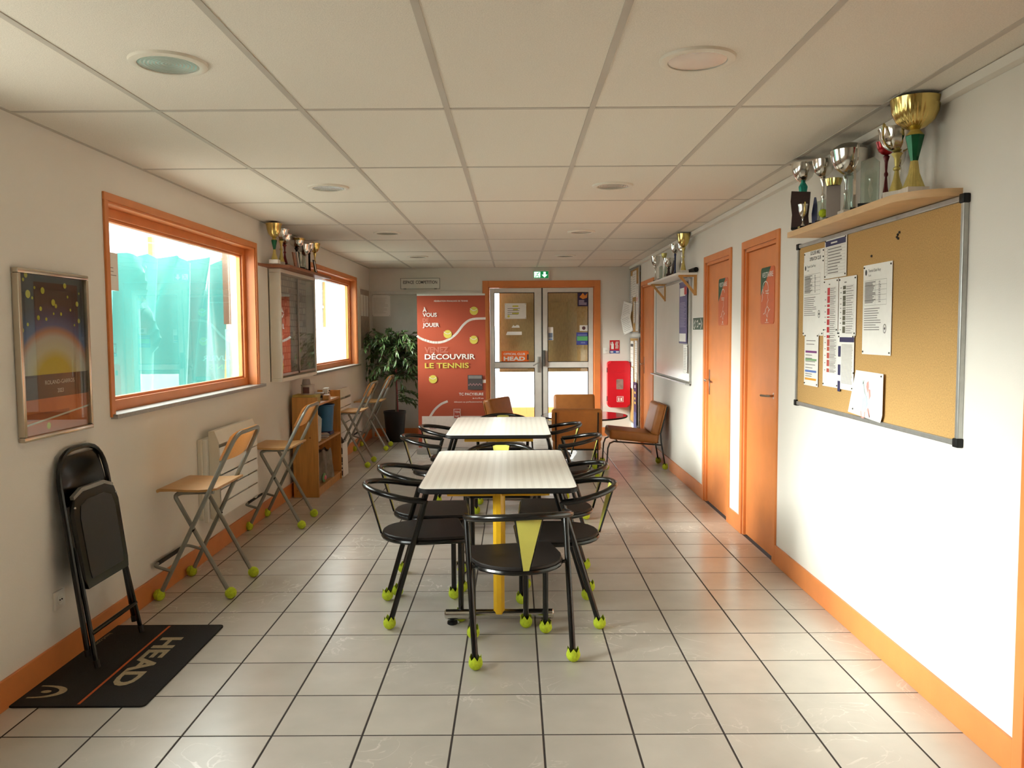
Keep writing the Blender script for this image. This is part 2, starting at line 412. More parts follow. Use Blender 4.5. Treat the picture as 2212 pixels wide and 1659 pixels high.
# ---- ceiling
ceiling = struct('ceiling', label='suspended ceiling of pale mineral tiles in a grey grid')
G().bx(XL-.2, XR+.2, YF-.1, YB+.2, 2.56, 2.66).out('slab', WALL, ceiling, smooth=False)
cx = [XL] + [-.2723+.6*i for i in range(-2, 4)] + [XR]
cy = [YF] + [3.4387+1.2*j for j in range(-4, 7)] + [YB]
_cm = {}
for j in range(len(cy)-1):
    for i in range(len(cx)-1):
        w, d = cx[i+1]-cx[i]-.012, cy[j+1]-cy[j]-.012; k = (round(w, 3), round(d, 3))
        if k not in _cm: _cm[k] = G().box((0, 0, .008), (w, d, .016), bev=.0015, seg=1).mesh('ceiling_tile', CEIL, smooth=False)
        o = link('ceiling_tile', _cm[k], ceiling)
        o.location = ((cx[i]+cx[i+1])/2, (cy[j]+cy[j+1])/2, ZC+.003)
for x in cx[1:-1]:
    G().bx(x-.012, x+.012, YF, YB, ZC, ZC+.004).bx(x-.001, x+.001, YF, YB, ZC+.003, ZC+.04).out('grid_bar', TBAR, ceiling, smooth=False)
for y in cy[1:-1]:
    G().bx(XL, XR, y-.012, y+.012, ZC+.0006, ZC+.004).bx(XL, XR, y-.001, y+.001, ZC+.003, ZC+.03).out('cross_bar', TBAR, ceiling, smooth=False)
G().bx(XL, XL+.018, YF, YB, ZC, ZC+.004).bx(XL, XR, YB-.018, YB, ZC, ZC+.004).out('edge_angle', TBAR, ceiling, smooth=False)
t1 = G().bx(XR-.042, XR, YF, YB, ZC-.036, ZC, bev=.002).out('trim_1', WALL, smooth=False); t1['kind'] = 'structure'

# ---- walls
def wall_boxes(g, a0, a1, holes, put, ztop=2.5):
    """boxes around rectangular holes (a0, a1, z0, z1) along one wall"""
    cuts = sorted({a0, a1} | {h[0] for h in holes} | {h[1] for h in holes})
    for p, q in zip(cuts, cuts[1:]):
        hs = [h for h in holes if h[0] <= p+1e-6 and h[1] >= q-1e-6]
        if not hs: put(g, p, q, 0, ztop)
        for h in hs:
            if h[2] > 0: put(g, p, q, 0, h[2])
            put(g, p, q, h[3], ztop)
W1 = (4.23, 6.62, 1.105, 2.21); W2 = (8.42, 10.83, 1.105, 2.21); W3 = (1.05, 3.17, 1.105, 2.21)
g = G(); wall_boxes(g, YF, YB, [W1, W2, W3], lambda g, p, q, a, b: g.bx(XL-.2, XL, p, q, a, b))
tag(g.out('wall_left', WALL, smooth=False), kind='structure')
DOORS_R = [(5.30, 6.04, 'door_3'), (6.455, 7.25, 'door_4'), (10.01, 10.87, 'door_5'), (1.80, 2.645, 'door_6')]
g = G(); wall_boxes(g, YF, YB, [(a, b, 0, 2.115) for a, b, _ in DOORS_R], lambda g, p, q, a, b: g.bx(XR, XR+.16, p, q, a, b))
tag(g.out('wall_right', WALL, smooth=False), kind='structure')
g = G(); wall_boxes(g, XL-.2, XR+.16, [(-.368, 1.16, 0, 2.17)], lambda g, p, q, a, b: g.bx(p, q, YB, YB+.18, a, b))
tag(g.out('wall_back', WALL, smooth=False), kind='structure')
g = G().bx(XL-.2, XR+.16, YF-.15, YF, 0, 2.5)
tag(g.out('wall_front', WALL, smooth=False), kind='structure')

# ---- baseboards
def base(name, segs):
    o = struct(name)
    for (x0, x1, y0, y1) in segs: G().bx(x0, x1, y0, y1, 0, .125, bev=.003).out('board', ORANGE, o, smooth=False)
base('baseboard_left', [(XL, XL+.013, 2.97, 7.2), (XL, XL+.013, 7.2, YB), (XL, XL+.013, YF, 2.97)])
base('baseboard_right', [(XR-.013, XR, 2.70, 5.255), (XR-.013, XR, 6.09, 6.40), (XR-.013, XR, 7.305, 9.955), (XR-.013, XR, 10.93, YB), (XR-.013, XR, YF, 1.745)])
base('baseboard_back', [(XL+.02, -2.075, YB-.013, YB), (1.25, XR-.02, YB-.013, YB)])

# ---- windows in the left wall
def window(name, W, label):
    y0, y1, z0, z1 = W; o = struct(name, (0, 0, 0), 0, label); t = .012; f = .04
    g = G()
    g.bx(XL, XL+t, y0-f, y0, z0-.01, z1, bev=.002).bx(XL, XL+t, y1, y1+f, z0-.01, z1, bev=.002).bx(XL, XL+t, y0-f, y1+f, z1, z1+f, bev=.002)
    g.out('architrave', ORANGE, o, smooth=False)
    xg = XL-.14
    g = G().bx(xg, XL+.002, y0, y0+.012, z0, z1).bx(xg, XL+.002, y1-.012, y1, z0, z1).bx(xg, XL+.002, y0, y1, z1-.012, z1)
    g.out('reveal_lining', ORANGE, o, smooth=False)
    s = .062; a = XL-.125; b = XL-.075
    g = G()
    for (p, q, r1, r2) in ((y0, y0+s, z0+s, z1-s), (y1-s, y1, z0+s, z1-s), (y0, y1, z1-s, z1), (y0, y1, z0, z0+s)):
        g.bx(a, b, p, q, r1, r2, bev=.004)
    s2 = s+.016
    for (p, q, r1, r2) in ((y0+s, y0+s2, z0+s2, z1-s2), (y1-s2, y1-s, z0+s2, z1-s2), (y0+s, y1-s, z1-s2, z1-s), (y0+s, y1-s, z0+s, z0+s2)):
        g.bx(a, b-.018, p, q, r1, r2, bev=.002)
    g.out('sash', ORANGE_D, o, smooth=False)
    G().bx(XL-.106, XL-.102, y0+s, y1-s, z0+s, z1-s).out('pane', GLASS, o, smooth=False)
    G().bx(XL-.14, XL+.035, y0-.03, y1+.12, z0-.02, z0+.004, bev=.003).out('sill', STONE, o, smooth=False)
    return o
window('window_1', W1, 'fixed window in an orange frame looking onto a teal curtain')
window('window_2', W2, 'fixed window in an orange frame half behind the display case')
o = struct('window_3', label='window in the left wall before the poster'); y0, y1, z0, z1 = W3; g = G()
for p in (y0, (y0+y1)/2-.03, y1-.06): g.bx(XL-.13, XL-.07, p, p+.06, z0+.08, z1-.06, bev=.003)
g.bx(XL-.13, XL-.07, y0, y1, z1-.06, z1, bev=.003).bx(XL-.13, XL-.07, y0, y1, z0, z0+.08, bev=.003).out('frame', ALUW, o, smooth=False)
G().bx(XL-.102, XL-.098, y0, y1, z0, z1).out('pane', GLASS, o, smooth=False)
for nm, W in (('large_window_portal', W1), ('case_window_portal', W2), ('window_left_offscreen', W3)):
    portal(nm, (XL-.16, (W[0]+W[1])/2, (W[2]+W[3])/2), W[1]-W[0], W[3]-W[2], (1, 0, 0))
portal('glazed_door_portal', (.4, YB+.03, 1.08), 1.5, 2.15, (0, -1, 0))

# ---- doors in the right wall
def lever(parent, x, z, dirx, plate=True, y=0):
    """lever handle on a plate, front towards -Y, lever pointing along dirx"""
    h = G().bx(x-.02, x+.02, y-.006, y, z-.11, z+.11, bev=.003).out('handle_plate', CHROME, parent) if plate else None
    q = G().tube(fillet([(x, y, z+.02), (x, y-.05, z+.02), (x+dirx*.12, y-.055, z+.015)], .02), .009).out('handle', CHROME, parent)
    return q
def flush_door(name, y0, y1, handle, label):
    # local frame of the right wall: X = -y, front towards -Y
    o = struct(name, (XR, (y0+y1)/2, 0), RZ_R, label); w = (y1-y0)/2; H = 2.115; f = .055
    g = G()
    g.bx(-w-f, -w, -.014, 0, 0, H+f, bev=.003).bx(w, w+f, -.014, 0, 0, H+f, bev=.003).bx(-w, w, -.014, 0, H, H+f, bev=.003)
    g.out('architrave', ORANGE, o, smooth=False)
    g = G().bx(-w, -w+.025, 0, .12, 0, H, bev=.002).bx(w-.025, w, 0, .12, 0, H, bev=.002).bx(-w, w, 0, .12, H-.025, H, bev=.002)
    g.bx(-w+.025, -w+.04, .055, .12, 0, H).bx(w-.04, w-.025, .055, .12, 0, H).bx(-w, w, .055, .12, H-.04, H-.025)
    g.out('jamb', ORANGE_D, o, smooth=False)
    G().bx(-w+.028, w-.028, .018, .055, .008, H-.028, bev=.002).out('leaf', ORANGE, o, smooth=False)
    if handle: lever(o, handle*(w-.075), 1.07, -handle, name != 'door_3', .018)
    if name == 'door_3':
        G().lathe([(.0, -.004), (.022, -.004), (.022, .004), (0, .004)], 16).out('rose', CHROME, o).matrix_local = Matrix.Translation((handle*(w-.075), .014, 1.09)) @ Matrix.Rotation(PI/2, 4, 'X')
    return o
flush_door('door_3', 5.30, 6.04, 1, 'orange flush door with sign, beside the cork board')
flush_door('door_4', 6.455, 7.25, -1, 'orange flush door with sign, beside the whiteboard')
flush_door('door_5', 10.01, 10.87, -1, 'orange flush door between the whiteboard and the pin boards')
flush_door('door_6', 1.80, 2.645, 1, 'orange flush door before the cork board')

# ---- double glazed door in the back wall
d1 = struct('door_1', (0, YB, 0), RZ_B, 'white aluminium double door with glass panes in an orange frame')
g = G().bx(-.454, -.368, -.016, 0, 0, 2.255, bev=.003).bx(1.16, 1.246, -.016, 0, 0, 2.255, bev=.003).bx(-.368, 1.16, -.016, 0, 2.17, 2.255, bev=.003)
g.out('architrave', ORANGE, d1, smooth=False)
g = G().bx(-.368, -.352, 0, .17, 0, 2.17).bx(1.144, 1.16, 0, .17, 0, 2.17).bx(-.368, 1.16, 0, .17, 2.154, 2.17)
g.out('jamb', ORANGE, d1, smooth=False)
def glazed_leaf(x0, x1, px0, px1):
    lf = G()
    lf.bx(x0, px0, .004, .05, .01, 2.15, bev=.004).bx(px1, x1, .004, .05, .01, 2.15, bev=.004)
    lf.bx(px0, px1, .004, .05, 2.085, 2.15, bev=.004).bx(px0, px1, .004, .05, .998, 1.08, bev=.004).bx(px0, px1, .004, .05, .01, .22, bev=.004)
    leaf = lf.out('leaf', ALUW, d1, smooth=False)
    b = G()
    for z0, z1 in ((.22, .998), (1.08, 2.085)):
        for q in ((px0, px0+.008, z0, z1), (px1-.008, px1, z0, z1), (px0, px1, z0, z0+.008), (px0, px1, z1-.008, z1)):
            b.bx(q[0], q[1], .0025, .03, q[2], q[3])
    b.out('gasket', BLACKM, leaf, smooth=False)
    G().bx(px0, px1, .022, .026, .22, .998).out('pane', GLASS, leaf, smooth=False)
    G().bx(px0, px1, .022, .026, 1.08, 2.085).out('pane', GLASS, leaf, smooth=False)
    return leaf
la = glazed_leaf(-.35, .395, -.288, .294); lb = glazed_leaf(.415, 1.142, .484, 1.073)
G().bx(.395, .408, 0, .03, .01, 2.15, bev=.003).bx(.405, .418, .012, .04, .01, 2.15).out('meeting_stile', mat('grey_rubber_seal', (70, 68, 64), .6, n=10), la, smooth=False)
G().bx(.335, .375, -.004, .006, .93, 1.16, bev=.003).out('handle_plate', ALU, la)
G().tube(fillet([(.355, .004, 1.08), (.355, -.05, 1.08), (.27, -.055, 1.03)], .02), .010).out('handle', ALU, la)
G().bx(.412, .45, -.03, .006, 1.02, 1.25, bev=.006).out('latch', mat('dark_grey_latch', (96, 92, 86), .45, .4, n=12), lb)

# ---- grey double door behind the banner
d2 = struct('door_2', (0, YB, 0), RZ_B, 'pale grey double door half hidden by the plant and the red banner')
DG = mat('pale_grey_door_paint', (196, 194, 184), .5, n=5, amp=.06)
G().bx(-2.078, -2.045, -.03, 0, 0, 2.115, bev=.003).bx(-2.045, -.46, -.03, 0, 2.07, 2.115, bev=.003).out('frame', ALUW, d2, smooth=False)
G().bx(-2.04, -1.26, -.016, 0, .01, 2.065, bev=.003).out('leaf', DG, d2, smooth=False)
G().bx(-1.25, -.47, -.016, 0, .01, 2.065, bev=.003).out('leaf', DG, d2, smooth=False)
G().bx(-2.04, -1.26, -.020, -.016, .01, .13).out('kick_board', ORANGE, d2, smooth=False)

# ---- outside: ground, hall opposite, curtain
og = G().bx(-40, 30, -30, 45, -.30, -.13).out('ground', GROUND, smooth=False); og['kind'] = 'structure'
hall = thing('neighbouring_hall', 'hall opposite the window with white ribbed sheet cladding and timber posts', 'building', (-5.5, 10, -.13))
_pm = None
y = 0.0
for k in range(34):
    if _pm is None:
        g = G(); g.bx(-.02, 0, .004, .596, 0, 3.5)
        for c in (.05, .30, .55): g.prismz([(0, c-.03), (.035, c-.014), (.035, c+.014), (0, c+.03)], 0, 3.5)
        _pm = g.mesh('cladding_panel', CLAD, smooth=False)
    o = link('cladding_panel', _pm, hall); o.location = (0, .6*k, 0)
for yy in (2.35, 5.4, 9, 13.5): G().bx(.03, .09, yy-.05, yy+.05, 0, 3.1).out('post', POST, hall, smooth=False)
G().bx(.0, .05, 0, 20.4, 2.35, 2.42).out('rail', ALUW, hall, smooth=False)
sb = G().bx(.10, .14, .3, 20, 3.15, 3.95, bev=.005).out('sign_band', mat('pale_blue_sign', (176, 214, 228), .5, n=4, amp=.05), hall, smooth=False)
for yy in (.6, 6, 12, 18): G().bx(-.10, .11, yy-.04, yy+.04, 3.0, 3.5).out('sign_bracket', ALUW, hall, smooth=False)
G().bx(-.6, 1.5, -.2, 20.6, 4.15, 4.25).out('added_shade_overhang', ALUW, hall, smooth=False)  # added slab above the view, keeps skylight off the cladding
vs_, fs = text_mesh('02.32', .015)
g = G(); V = [g.bm.verts.new((.145, 1.40+v[0]*.30, 3.20+v[1]*.15)) for v in vs_]
for f in fs: g.bm.faces.new([V[i] for i in f])
g.out('lettering', WHITE, sb, smooth=False, fix=False)
g = G().tube([(.145, 1.18, 3.32), (.145, 1.19, 3.27), (.145, 1.24, 3.22), (.145, 1.31, 3.20)], [.016, .008, .008, .016], 6); g.out('phone_symbol', WHITE, sb)
TEALC = curtain_mat('teal_vinyl_sheet', (58, 120, 116), .3)
ct = thing('hanging_curtain', 'teal vinyl curtain hung from a wire outside the large window', 'curtain', (-3.3, 0, -.13))
eyes = [6.0, 6.40, 6.78, 7.26, 7.80, 8.50, 9.26]
def ctop(y): return 2.30 + .07*(y-6.4)
def cfn(u, v):
    y = eyes[0] + u*(eyes[-1]-eyes[0])
    i = max(k for k in range(len(eyes)-1) if y >= eyes[k]-1e-6); a, b = eyes[i], eyes[i+1]; t = (y-a)/(b-a)
    zt = ctop(y) - .10*(1-abs(2*t-1)**1.3)*(b-a)/.6
    z = v*zt; fold = (1-(4*t*(1-t)))
    x = .10*math.sin(2*PI*t)*(.35+.65*v) + .045*math.sin(9*y+1.3*math.sin(3*y)+2*(1-v)) + .05*fold*v
    x += .05*math.sin(3.1*y)*(1-v)
    for (ya, yb, zb) in ((6.92, 7.40, 1.55), (7.78, 7.52, 1.5), (6.80, 7.02, 1.9), (8.48, 8.2, .6)):      # drag folds running down from the hooks
        if z > zb: yc = ya+(yb-ya)*(zt-z)/max(.1, zt-zb); x += .075*math.exp(-((y-yc)/.055)**2)
    return (x, y, z)
G().grid(cfn, 220, 36).out('sheet', TEALC, ct)
G().tube([(0, 5.4, 2.33), (0, 9.9, 2.55+.1)], .004, 5).out('wire', ALU, ct)
for e in eyes: G().tube([(.02, e, ctop(e)-.01), (0, e, ctop(e)+.06)], .006, 5).out('hook', CHROME, ct)
for e in (5.4, 9.9): G().bx(-.04, .04, e-.04, e+.04, 0, 2.75).out('post', GREYT, ct, smooth=False)
o = thing('canvas_strip', 'brown canvas strip hanging beside the teal curtain', 'canvas', (-3.04, 8.82, 1.62))
G().grid(lambda u, v: (.03*math.sin(9*u), -.26+.52*u, v*.80), 16, 6).out('sheet', curtain_mat('brown_canvas', (120, 98, 84), .25), o)
o = thing('pale_green_board', 'pale green padded board below the brown canvas strip', 'board', (-3.04, 8.84, -.13))
G().bx(-.02, .02, -.2, .06, 0, 1.70, bev=.008).bx(-.025, .02, .07, .25, 0, 1.72, bev=.008).out('pad', mat('pale_green_vinyl', (150, 214, 186), .5, n=6), o)
# behind the double door
pb = thing('backing_board', 'tan fibreboard sheet fixed behind the upper door panes', 'board', (.47, YB+.2, .93))
G().bx(-.69, .69, 0, .014, 0, 1.26).out('sheet', BOARD, pb, smooth=False)
yw = struct('wall_yard', (0, 13.9, -.13))
G().bx(-4, 5, 0, .15, 0, 1.75).out('masonry', mat('white_render', (222, 226, 236), .8, n=6, space='Position'), yw, smooth=False)
G().bx(-4, 5, -.02, 0, 0, .36).out('painted_base', ORANGE, yw, smooth=False)

# ================================================================== FURNITURE
def ball_mesh():
    """tennis ball slit open at the top, its flaps standing round the leg"""
    g = G(); r = .033; seg = 12; prof = [(0, 0)] + [(r*math.sin(a), r-r*math.cos(a)) for a in [k*PI/9 for k in range(1, 7)]]
    rings = []
    for q, (rr, z) in enumerate(prof):
        if rr < 1e-6: rings.append([g.bm.verts.new((0, 0, z))]); continue
        rings.append([g.bm.verts.new((rr*math.cos(2*PI*k/seg), rr*math.sin(2*PI*k/seg), z)) for k in range(seg)])
    for k in range(seg): g.bm.faces.new((rings[0][0], rings[1][(k+1) % seg], rings[1][k]))
    for A, B in zip(rings[1:], rings[2:]):
        for k in range(seg): g.bm.faces.new((A[k], A[(k+1) % seg], B[(k+1) % seg], B[k]))
    top = rings[-1]
    for k in range(0, seg, 2):        # six pointed flaps
        a = top[k]; b = top[(k+1) % seg]; c = top[(k+2) % seg]; an = 2*PI*(k+1)/seg; f = .8+.3*random.random()
        t = g.bm.verts.new(((.026+.006*random.random())*math.cos(an), (.026+.006*random.random())*math.sin(an), .056+.016*f))
        g.bm.faces.new((a, b, t)); g.bm.faces.new((b, c, t))
    return g.mesh('tennis_ball', FELT)
BALL = ball_mesh()
g = G().sphere((0, 0, .033), .033, 14, 10)
ROUNDBALL = g.mesh('tennis_ball', FELT)
SEAM = mat('ball_seam', (150, 168, 52), .9, n=30)
def seam_mesh():
    pts = []
    for k in range(28):
        t = 2*PI*k/28; a = .62
        v = Vector((a*math.cos(t)+(1-a)*math.cos(3*t), a*math.sin(t)-(1-a)*math.sin(3*t), 2*math.sqrt(a*(1-a))*math.sin(2*t)))
        pts.append(v.normalized()*.0333+Vector((0, 0, .033)))
    return G().tube(pts, .0011, 4, closed=True).mesh('ball_seam', SEAM)
SEAMM = seam_mesh()

# ---- black armchairs
def make_armchair():
    t = thing('armchair', '-', 'chair', group='black tube armchairs at the two white tables')
    # seat: straight front, round back
    pts = [(-.20, .225), (.20, .225), (.215, .20), (.215, .02)]
    pts = [(.20, .225), (-.20, .225), (-.215, .205)] + [(.215*math.cos(a), .005+.215*math.sin(a)) for a in [PI+k*PI/12 for k in range(13)]] + [(.215, .205)]
    g = G().prismz(pts, .445, .463); bmesh.ops.bevel(g.bm, geom=[e for e in g.bm.edges if abs(e.verts[0].co.z-e.verts[1].co.z) < 1e-5], offset=.004, segments=1, affect='EDGES')
    g.out('seat', SEATB, t)
    fr = [(x*.985, y*.985, .437) for x, y in pts]
    G().tube(fr, .0125, 8, closed=True).out('seat_frame', BLACK, t)
    bow = [(-.24, .01, .660), (-.24, -.06, .668)] + [(.24*math.cos(a), -.065+.235*math.sin(a), .668+.047*abs(math.sin(a))) for a in [PI+k*PI/14 for k in range(15)]] + [(.24, -.06, .668), (.24, .01, .660)]
    G().tube(bow, .016, 10).out('back_rail', BLACK, t)
    for s in (-1, 1):
        l = G().tube([(s*.228, -.182, .03), (s*.24, .008, .664)], .0145, 10).out('leg', BLACK, t)
        b = link('tennis_ball', BALL, l); b.location = (s*.228, -.185, 0); b.rotation_euler.z = random.random()*3
        l = G().tube([(s*.185, .19, .03), (s*.185, .19, .437)], .0145, 10).out('leg', BLACK, t)
        b = link('tennis_ball', BALL, l); b.location = (s*.185, .19, 0); b.rotation_euler.z = random.random()*3
        G().tube([(s*.205, -.06, .437), (s*.2365, -.06, .438)], .009, 6).out('bracket', BLACK, t)
    # wedge between rail and seat
    def wedge(w0, w1, th):
        a = Vector((0, -.218, .452)); b = Vector((0, -.298, .708)); n = Vector((0, (b-a).z, -(b-a).y)).normalized()*th/2
        V = [a+Vector((s*w0/2, 0, 0))+n*k for k in (-1, 1) for s in (-1, 1)] + [b+Vector((s*w1/2, .012, 0))+n*k for k in (-1, 1) for s in (-1, 1)]
        return V
    def hexa(g, V):
        v = [g.bm.verts.new(p) for p in V]
        for f in ((0, 1, 3, 2), (4, 6, 7, 5), (0, 4, 5, 1), (2, 3, 7, 6), (0, 2, 6, 4), (1, 5, 7, 3)): g.bm.faces.new([v[i] for i in f])
    g = G(); hexa(g, wedge(.026, .122, .010)); w = g.out('back_wedge', WEDGE, t, smooth=False)
    g = G()
    for s in (-1, 1): g.tube([(s*.0145, -.218, .45), (s*.0635, -.288, .712)], .005, 6)
    g.out('wedge_edging', BLACK, w)
    return t
chair0 = make_armchair()
def place_chair(x, y, deg, label, first=[True]):
    o = chair0 if first[0] else copy_tree(chair0); first[0] = False
    o.location = (x, y, 0); o.rotation_euler = (0, 0, math.radians(deg)); o['label'] = label
    return o
place_chair(.005, 3.824, 11, 'black armchair at the free end of the white table nearest the doormat')
place_chair(-.508, 4.368, -80, 'black armchair on the window side of the doormat-end table, by its free end')
place_chair(-.515, 4.880, -86, 'black armchair on the window side of the doormat-end table, by the other table')
place_chair(.232, 4.316, 93, 'black armchair on the door side of the doormat-end table, by its free end')
place_chair(.255, 4.93, 88, 'black armchair on the door side of the doormat-end table, by the other table')
place_chair(-.10, 5.56, 180, 'black armchair between the two white tables, tucked under the one nearest the doormat')
place_chair(-.58, 6.33, -87, 'black armchair on the window side of the banner-end table, by the other table')
place_chair(-.51, 6.95, -92, 'black armchair on the window side of the banner-end table, by the banner')
place_chair(.365, 6.33, 84, 'black armchair on the door side of the banner-end table, turned slightly outward')
place_chair(.275, 7.10, 90, 'black armchair on the door side of the banner-end table, beside the lounge chairs')
place_chair(-.115, 7.66, 180, 'black armchair at the banner end of the farther white table')

# ---- white tables
def make_table():
    t = thing('dining_table', '-', 'table', group='white dotted dining tables')
    L_, W_ = 1.30, .80
    g = G().prismz(rrect(W_-.012, L_-.012, .05, 6), .729, .7525); g.out('table_top', TABLETOP, t)
    edge = [(x, y, .738) for x, y in rrect(W_-.012, L_-.012, .05, 6)]
    g = G()
    P = rrect(W_, L_, .055, 6); Q = rrect(W_-.014, L_-.014, .05, 6); n = len(P)
    R = [[g.bm.verts.new((p[0], p[1], z)) for p in S] for S, z in ((Q, .728), (P, .7295), (P, .748), (Q, .7518))]
    for A, B in zip(R, R[1:]):
        for k in range(n): g.bm.faces.new((A[k], A[(k+1) % n], B[(k+1) % n], B[k]))
    g.out('edge_band', BLACKM, t)
    G().prismz(rrect(W_-.03, L_-.03, .05, 4), .722, .7285).out('underside', BLACKM, t)
    for y in (-.452, .45):
        f = G().box((0, y, .7), (.53, .05, .042), bev=.006).out('cross_rail', YELLOW, t)
        c = G().prismz([(.031*math.cos(a), y+.031*math.sin(a)) for a in [PI/8+k*PI/4 for k in range(8)]], .058, .70).out('column', YELLOW, t, smooth=False)
        b = G().tube([(-.285, y, .052), (-.278, y, .052), (.278, y, .052), (.285, y, .052)], [.018, .026, .026, .018], 12).out('foot_bar', CHROME, t)
        for s in (-1, 1): G().lathe([(.012, .03), (.012, .018), (.026, .016), (.028, .004), (.024, 0)], 14, (s*.245, y, 0)).out('glide', BLACKM, b)
    G().bx(-.03, .03, -.452, .45, .705, .722, bev=.004).out('spine', YELLOW, t)
    return t
tab = make_table(); tab.location = (-.09, 4.635, 0); tab.rotation_euler.z = .006
tab['label'] = 'white dash-patterned table on yellow columns nearest the doormat'
t2 = copy_tree(tab); t2.location = (-.122, 6.715, 0); t2.rotation_euler.z = -.004
t2['label'] = 'white dash-patterned table on yellow columns next to the lounge chairs'

# ---- folding bar stools along the left wall (front towards the wall, -X)
def make_stool():
    t = thing('bar_stool', '-', 'stool', group='folding bar stools along the left wall')
    R = .013; hw = .235
    # back frame: from the wall-side foot up to the backrest
    for s in (-1, 1):
        l = G().tube([(-.195, s*hw, .03), (.185, s*hw*.93, .80)], R, 8).out('back_frame_leg', GREYT, t)
        b = link('tennis_ball', ROUNDBALL, l); b.location = (-.2, s*hw, 0); link('ball_seam', SEAMM, b).rotation_euler.z = 0
        l2 = G().tube(fillet([(.195, s*(hw-.03), .03), (-.105, s*(hw-.03), .60), (-.07, s*(hw-.03), .618), (.12, s*(hw-.03), .622)], .03, 4), R, 8).out('seat_frame_leg', GREYT, t)
        b = link('tennis_ball', ROUNDBALL, l2); b.location = (.2, s*(hw-.03), 0); b.rotation_euler.z = 1.2
        G().lathe([(.0, -.012), (.008, -.010), (.008, .010), (0, .012)], 8).out('rivet', BLACKM, t).matrix_local = Matrix.Translation((.001, s*(hw-.012), .405)) @ Matrix.Rotation(PI/2, 4, 'X')
    top = fillet([(.185, -hw*.93, .80), (.262, -hw*.9, .953), (.262, hw*.9, .953), (.185, hw*.93, .80)], .075, 6)
    G().tube(top, R, 8).out('back_bow', GREYT, t)
    def bk(u, v):
        c = math.cos(PI*(u-.5)); e = abs(2*u-1)**6*.03
        z = .792+e*.6+v*(.178-e*1.6); y = (u-.5)*.475; x = .181+(z-.80)*.503-.020+.022*c
        return (x, y, z)
    g = G().grid(bk, 18, 6); bmesh.ops.solidify(g.bm, geom=g.bm.faces[:], thickness=.011); g.out('backrest', PLY, t)
    top_ = [(-.205, .632), (-.198, .640), (-.185, .6435), (-.12, .642), (-.04, .638), (.04, .636), (.10, .640), (.145, .648)]
    g = G().prism(top_+[(x+(.006 if x < -.19 else 0), z-.0135) for x, z in reversed(top_)], -.225, .225)
    bmesh.ops.bevel(g.bm, geom=[e for e in g.bm.edges if abs(abs(e.verts[0].co.y)-.225) < 1e-4 and abs(e.verts[0].co.y-e.verts[1].co.y) < 1e-5], offset=.003, segments=1, affect='EDGES')
    g.out('seat', PLY, t)
    fr = fillet([(-.125, -hw, .17), (-.225, -hw, .20), (-.225, hw, .20), (-.125, hw, .17)], .035, 5)
    f = G().tube(fr, .0095, 8).out('footrest', GREYT, t)
    G().tube([(-.225, -.18, .20), (-.225, .18, .20)], .0125, 8).out('rubber_sleeve', SMOKE, f)
    return t
st0 = make_stool()
sl = ['plywood folding bar stool beside the nearer wall heater, closest to the doormat', 'plywood folding bar stool in front of the pine bookcase end',
      'plywood folding bar stool beside the white paper bag', 'plywood folding bar stool under the leaves of the potted plant']
for k, (x, y, a) in enumerate([(-1.842, 4.815, 0), (-1.868, 6.475, .01), (-1.865, 9.34, 0), (-1.865, 10.66, 0)]):
    o = st0 if k == 0 else copy_tree(st0)
    o.location = (x, y, 0); o.rotation_euler = (0, 0, a); o['label'] = sl[k]

# ---- black folding chair leaning on the wall
fc = thing('folding_chair', 'black folded metal chair leaning against the left wall on the doormat', 'chair', (-1.935, 3.835, .0125))
# local: u along Y (width), leaning plane from (0,0) at the feet to (-.12, z=1.0)
def lp(w, h, off=0):    # point on the leaning plane
    return Vector((-.135*h + off, w, .995*h))
fw2 = .225
def outline(w, h0, h1, r): return fillet([lp(-w, h0), lp(-w*.93, h1), lp(w*.93, h1), lp(w, h0)], r, 7)
G().tube([p+Vector((.002, 0, 0)) for p in outline(fw2, .075, .985, .17)], .0125, 8).out('back_frame', BLACK, fc)
for s in (-1, 1):
    l = G().tube([lp(s*(fw2-.005), .012, .03), lp(s*(fw2-.03), .55, .012)], .011, 8).out('rear_leg', BLACK, fc)
    G().tube([lp(s*(fw2-.005), .0, .032), lp(s*(fw2-.005), .035, .03)], .0135, 8).out('foot_cap', SMOKE, l)
    G().tube([lp(s*fw2, .055, 0.002), lp(s*fw2, .085, 0.002)], .0145, 8).out('frame_cap', SMOKE, fc)
G().tube([lp(-fw2+.008, .155, .028), lp(fw2-.008, .155, .028)], .011, 8).out('rear_rung', BLACK, fc)
def backp(u, v):
    h = .73+.225*v; w = (u-.5)*2*(fw2*.9)*(1-.22*v*v)
    d = .02*math.sin(PI*u)*math.sin(PI*min(1, v*1.1))
    return lp(w, h, -.004-d)
g = G().grid(backp, 14, 8); bmesh.ops.solidify(g.bm, geom=g.bm.faces[:], thickness=.004); g.out('back_panel', BLACK, fc)
pan = [(-.19, .355), (.19, .355), (.20, .40), (.205, .70), (.18, .765), (.10, .79), (-.10, .79), (-.18, .765), (-.205, .70), (-.20, .40)]
def panel(g, poly, o0, o1):
    A = [g.bm.verts.new(lp(w, h, o0)) for w, h in poly]; B = [g.bm.verts.new(lp(w, h, o1)) for w, h in poly]; g._pr(A, B)
g = G(); panel(g, pan, .018, .040); sp_ = g.out('seat_pan', BLACK, fc)
g = G(); panel(g, [(w*.78, .57+(h-.57)*.82) for w, h in pan], .040, .0425); g.out('seat_pad', mat('black_vinyl_pad', (20, 18, 17), .38, n=30), sp_)
g = G(); panel(g, [(-.18, .765), (-.10, .79), (.10, .79), (.18, .765), (.182, .78), (.10, .808), (-.10, .808), (-.182, .78)], .02, .038); g.out('seat_lip', GREYT, sp_)
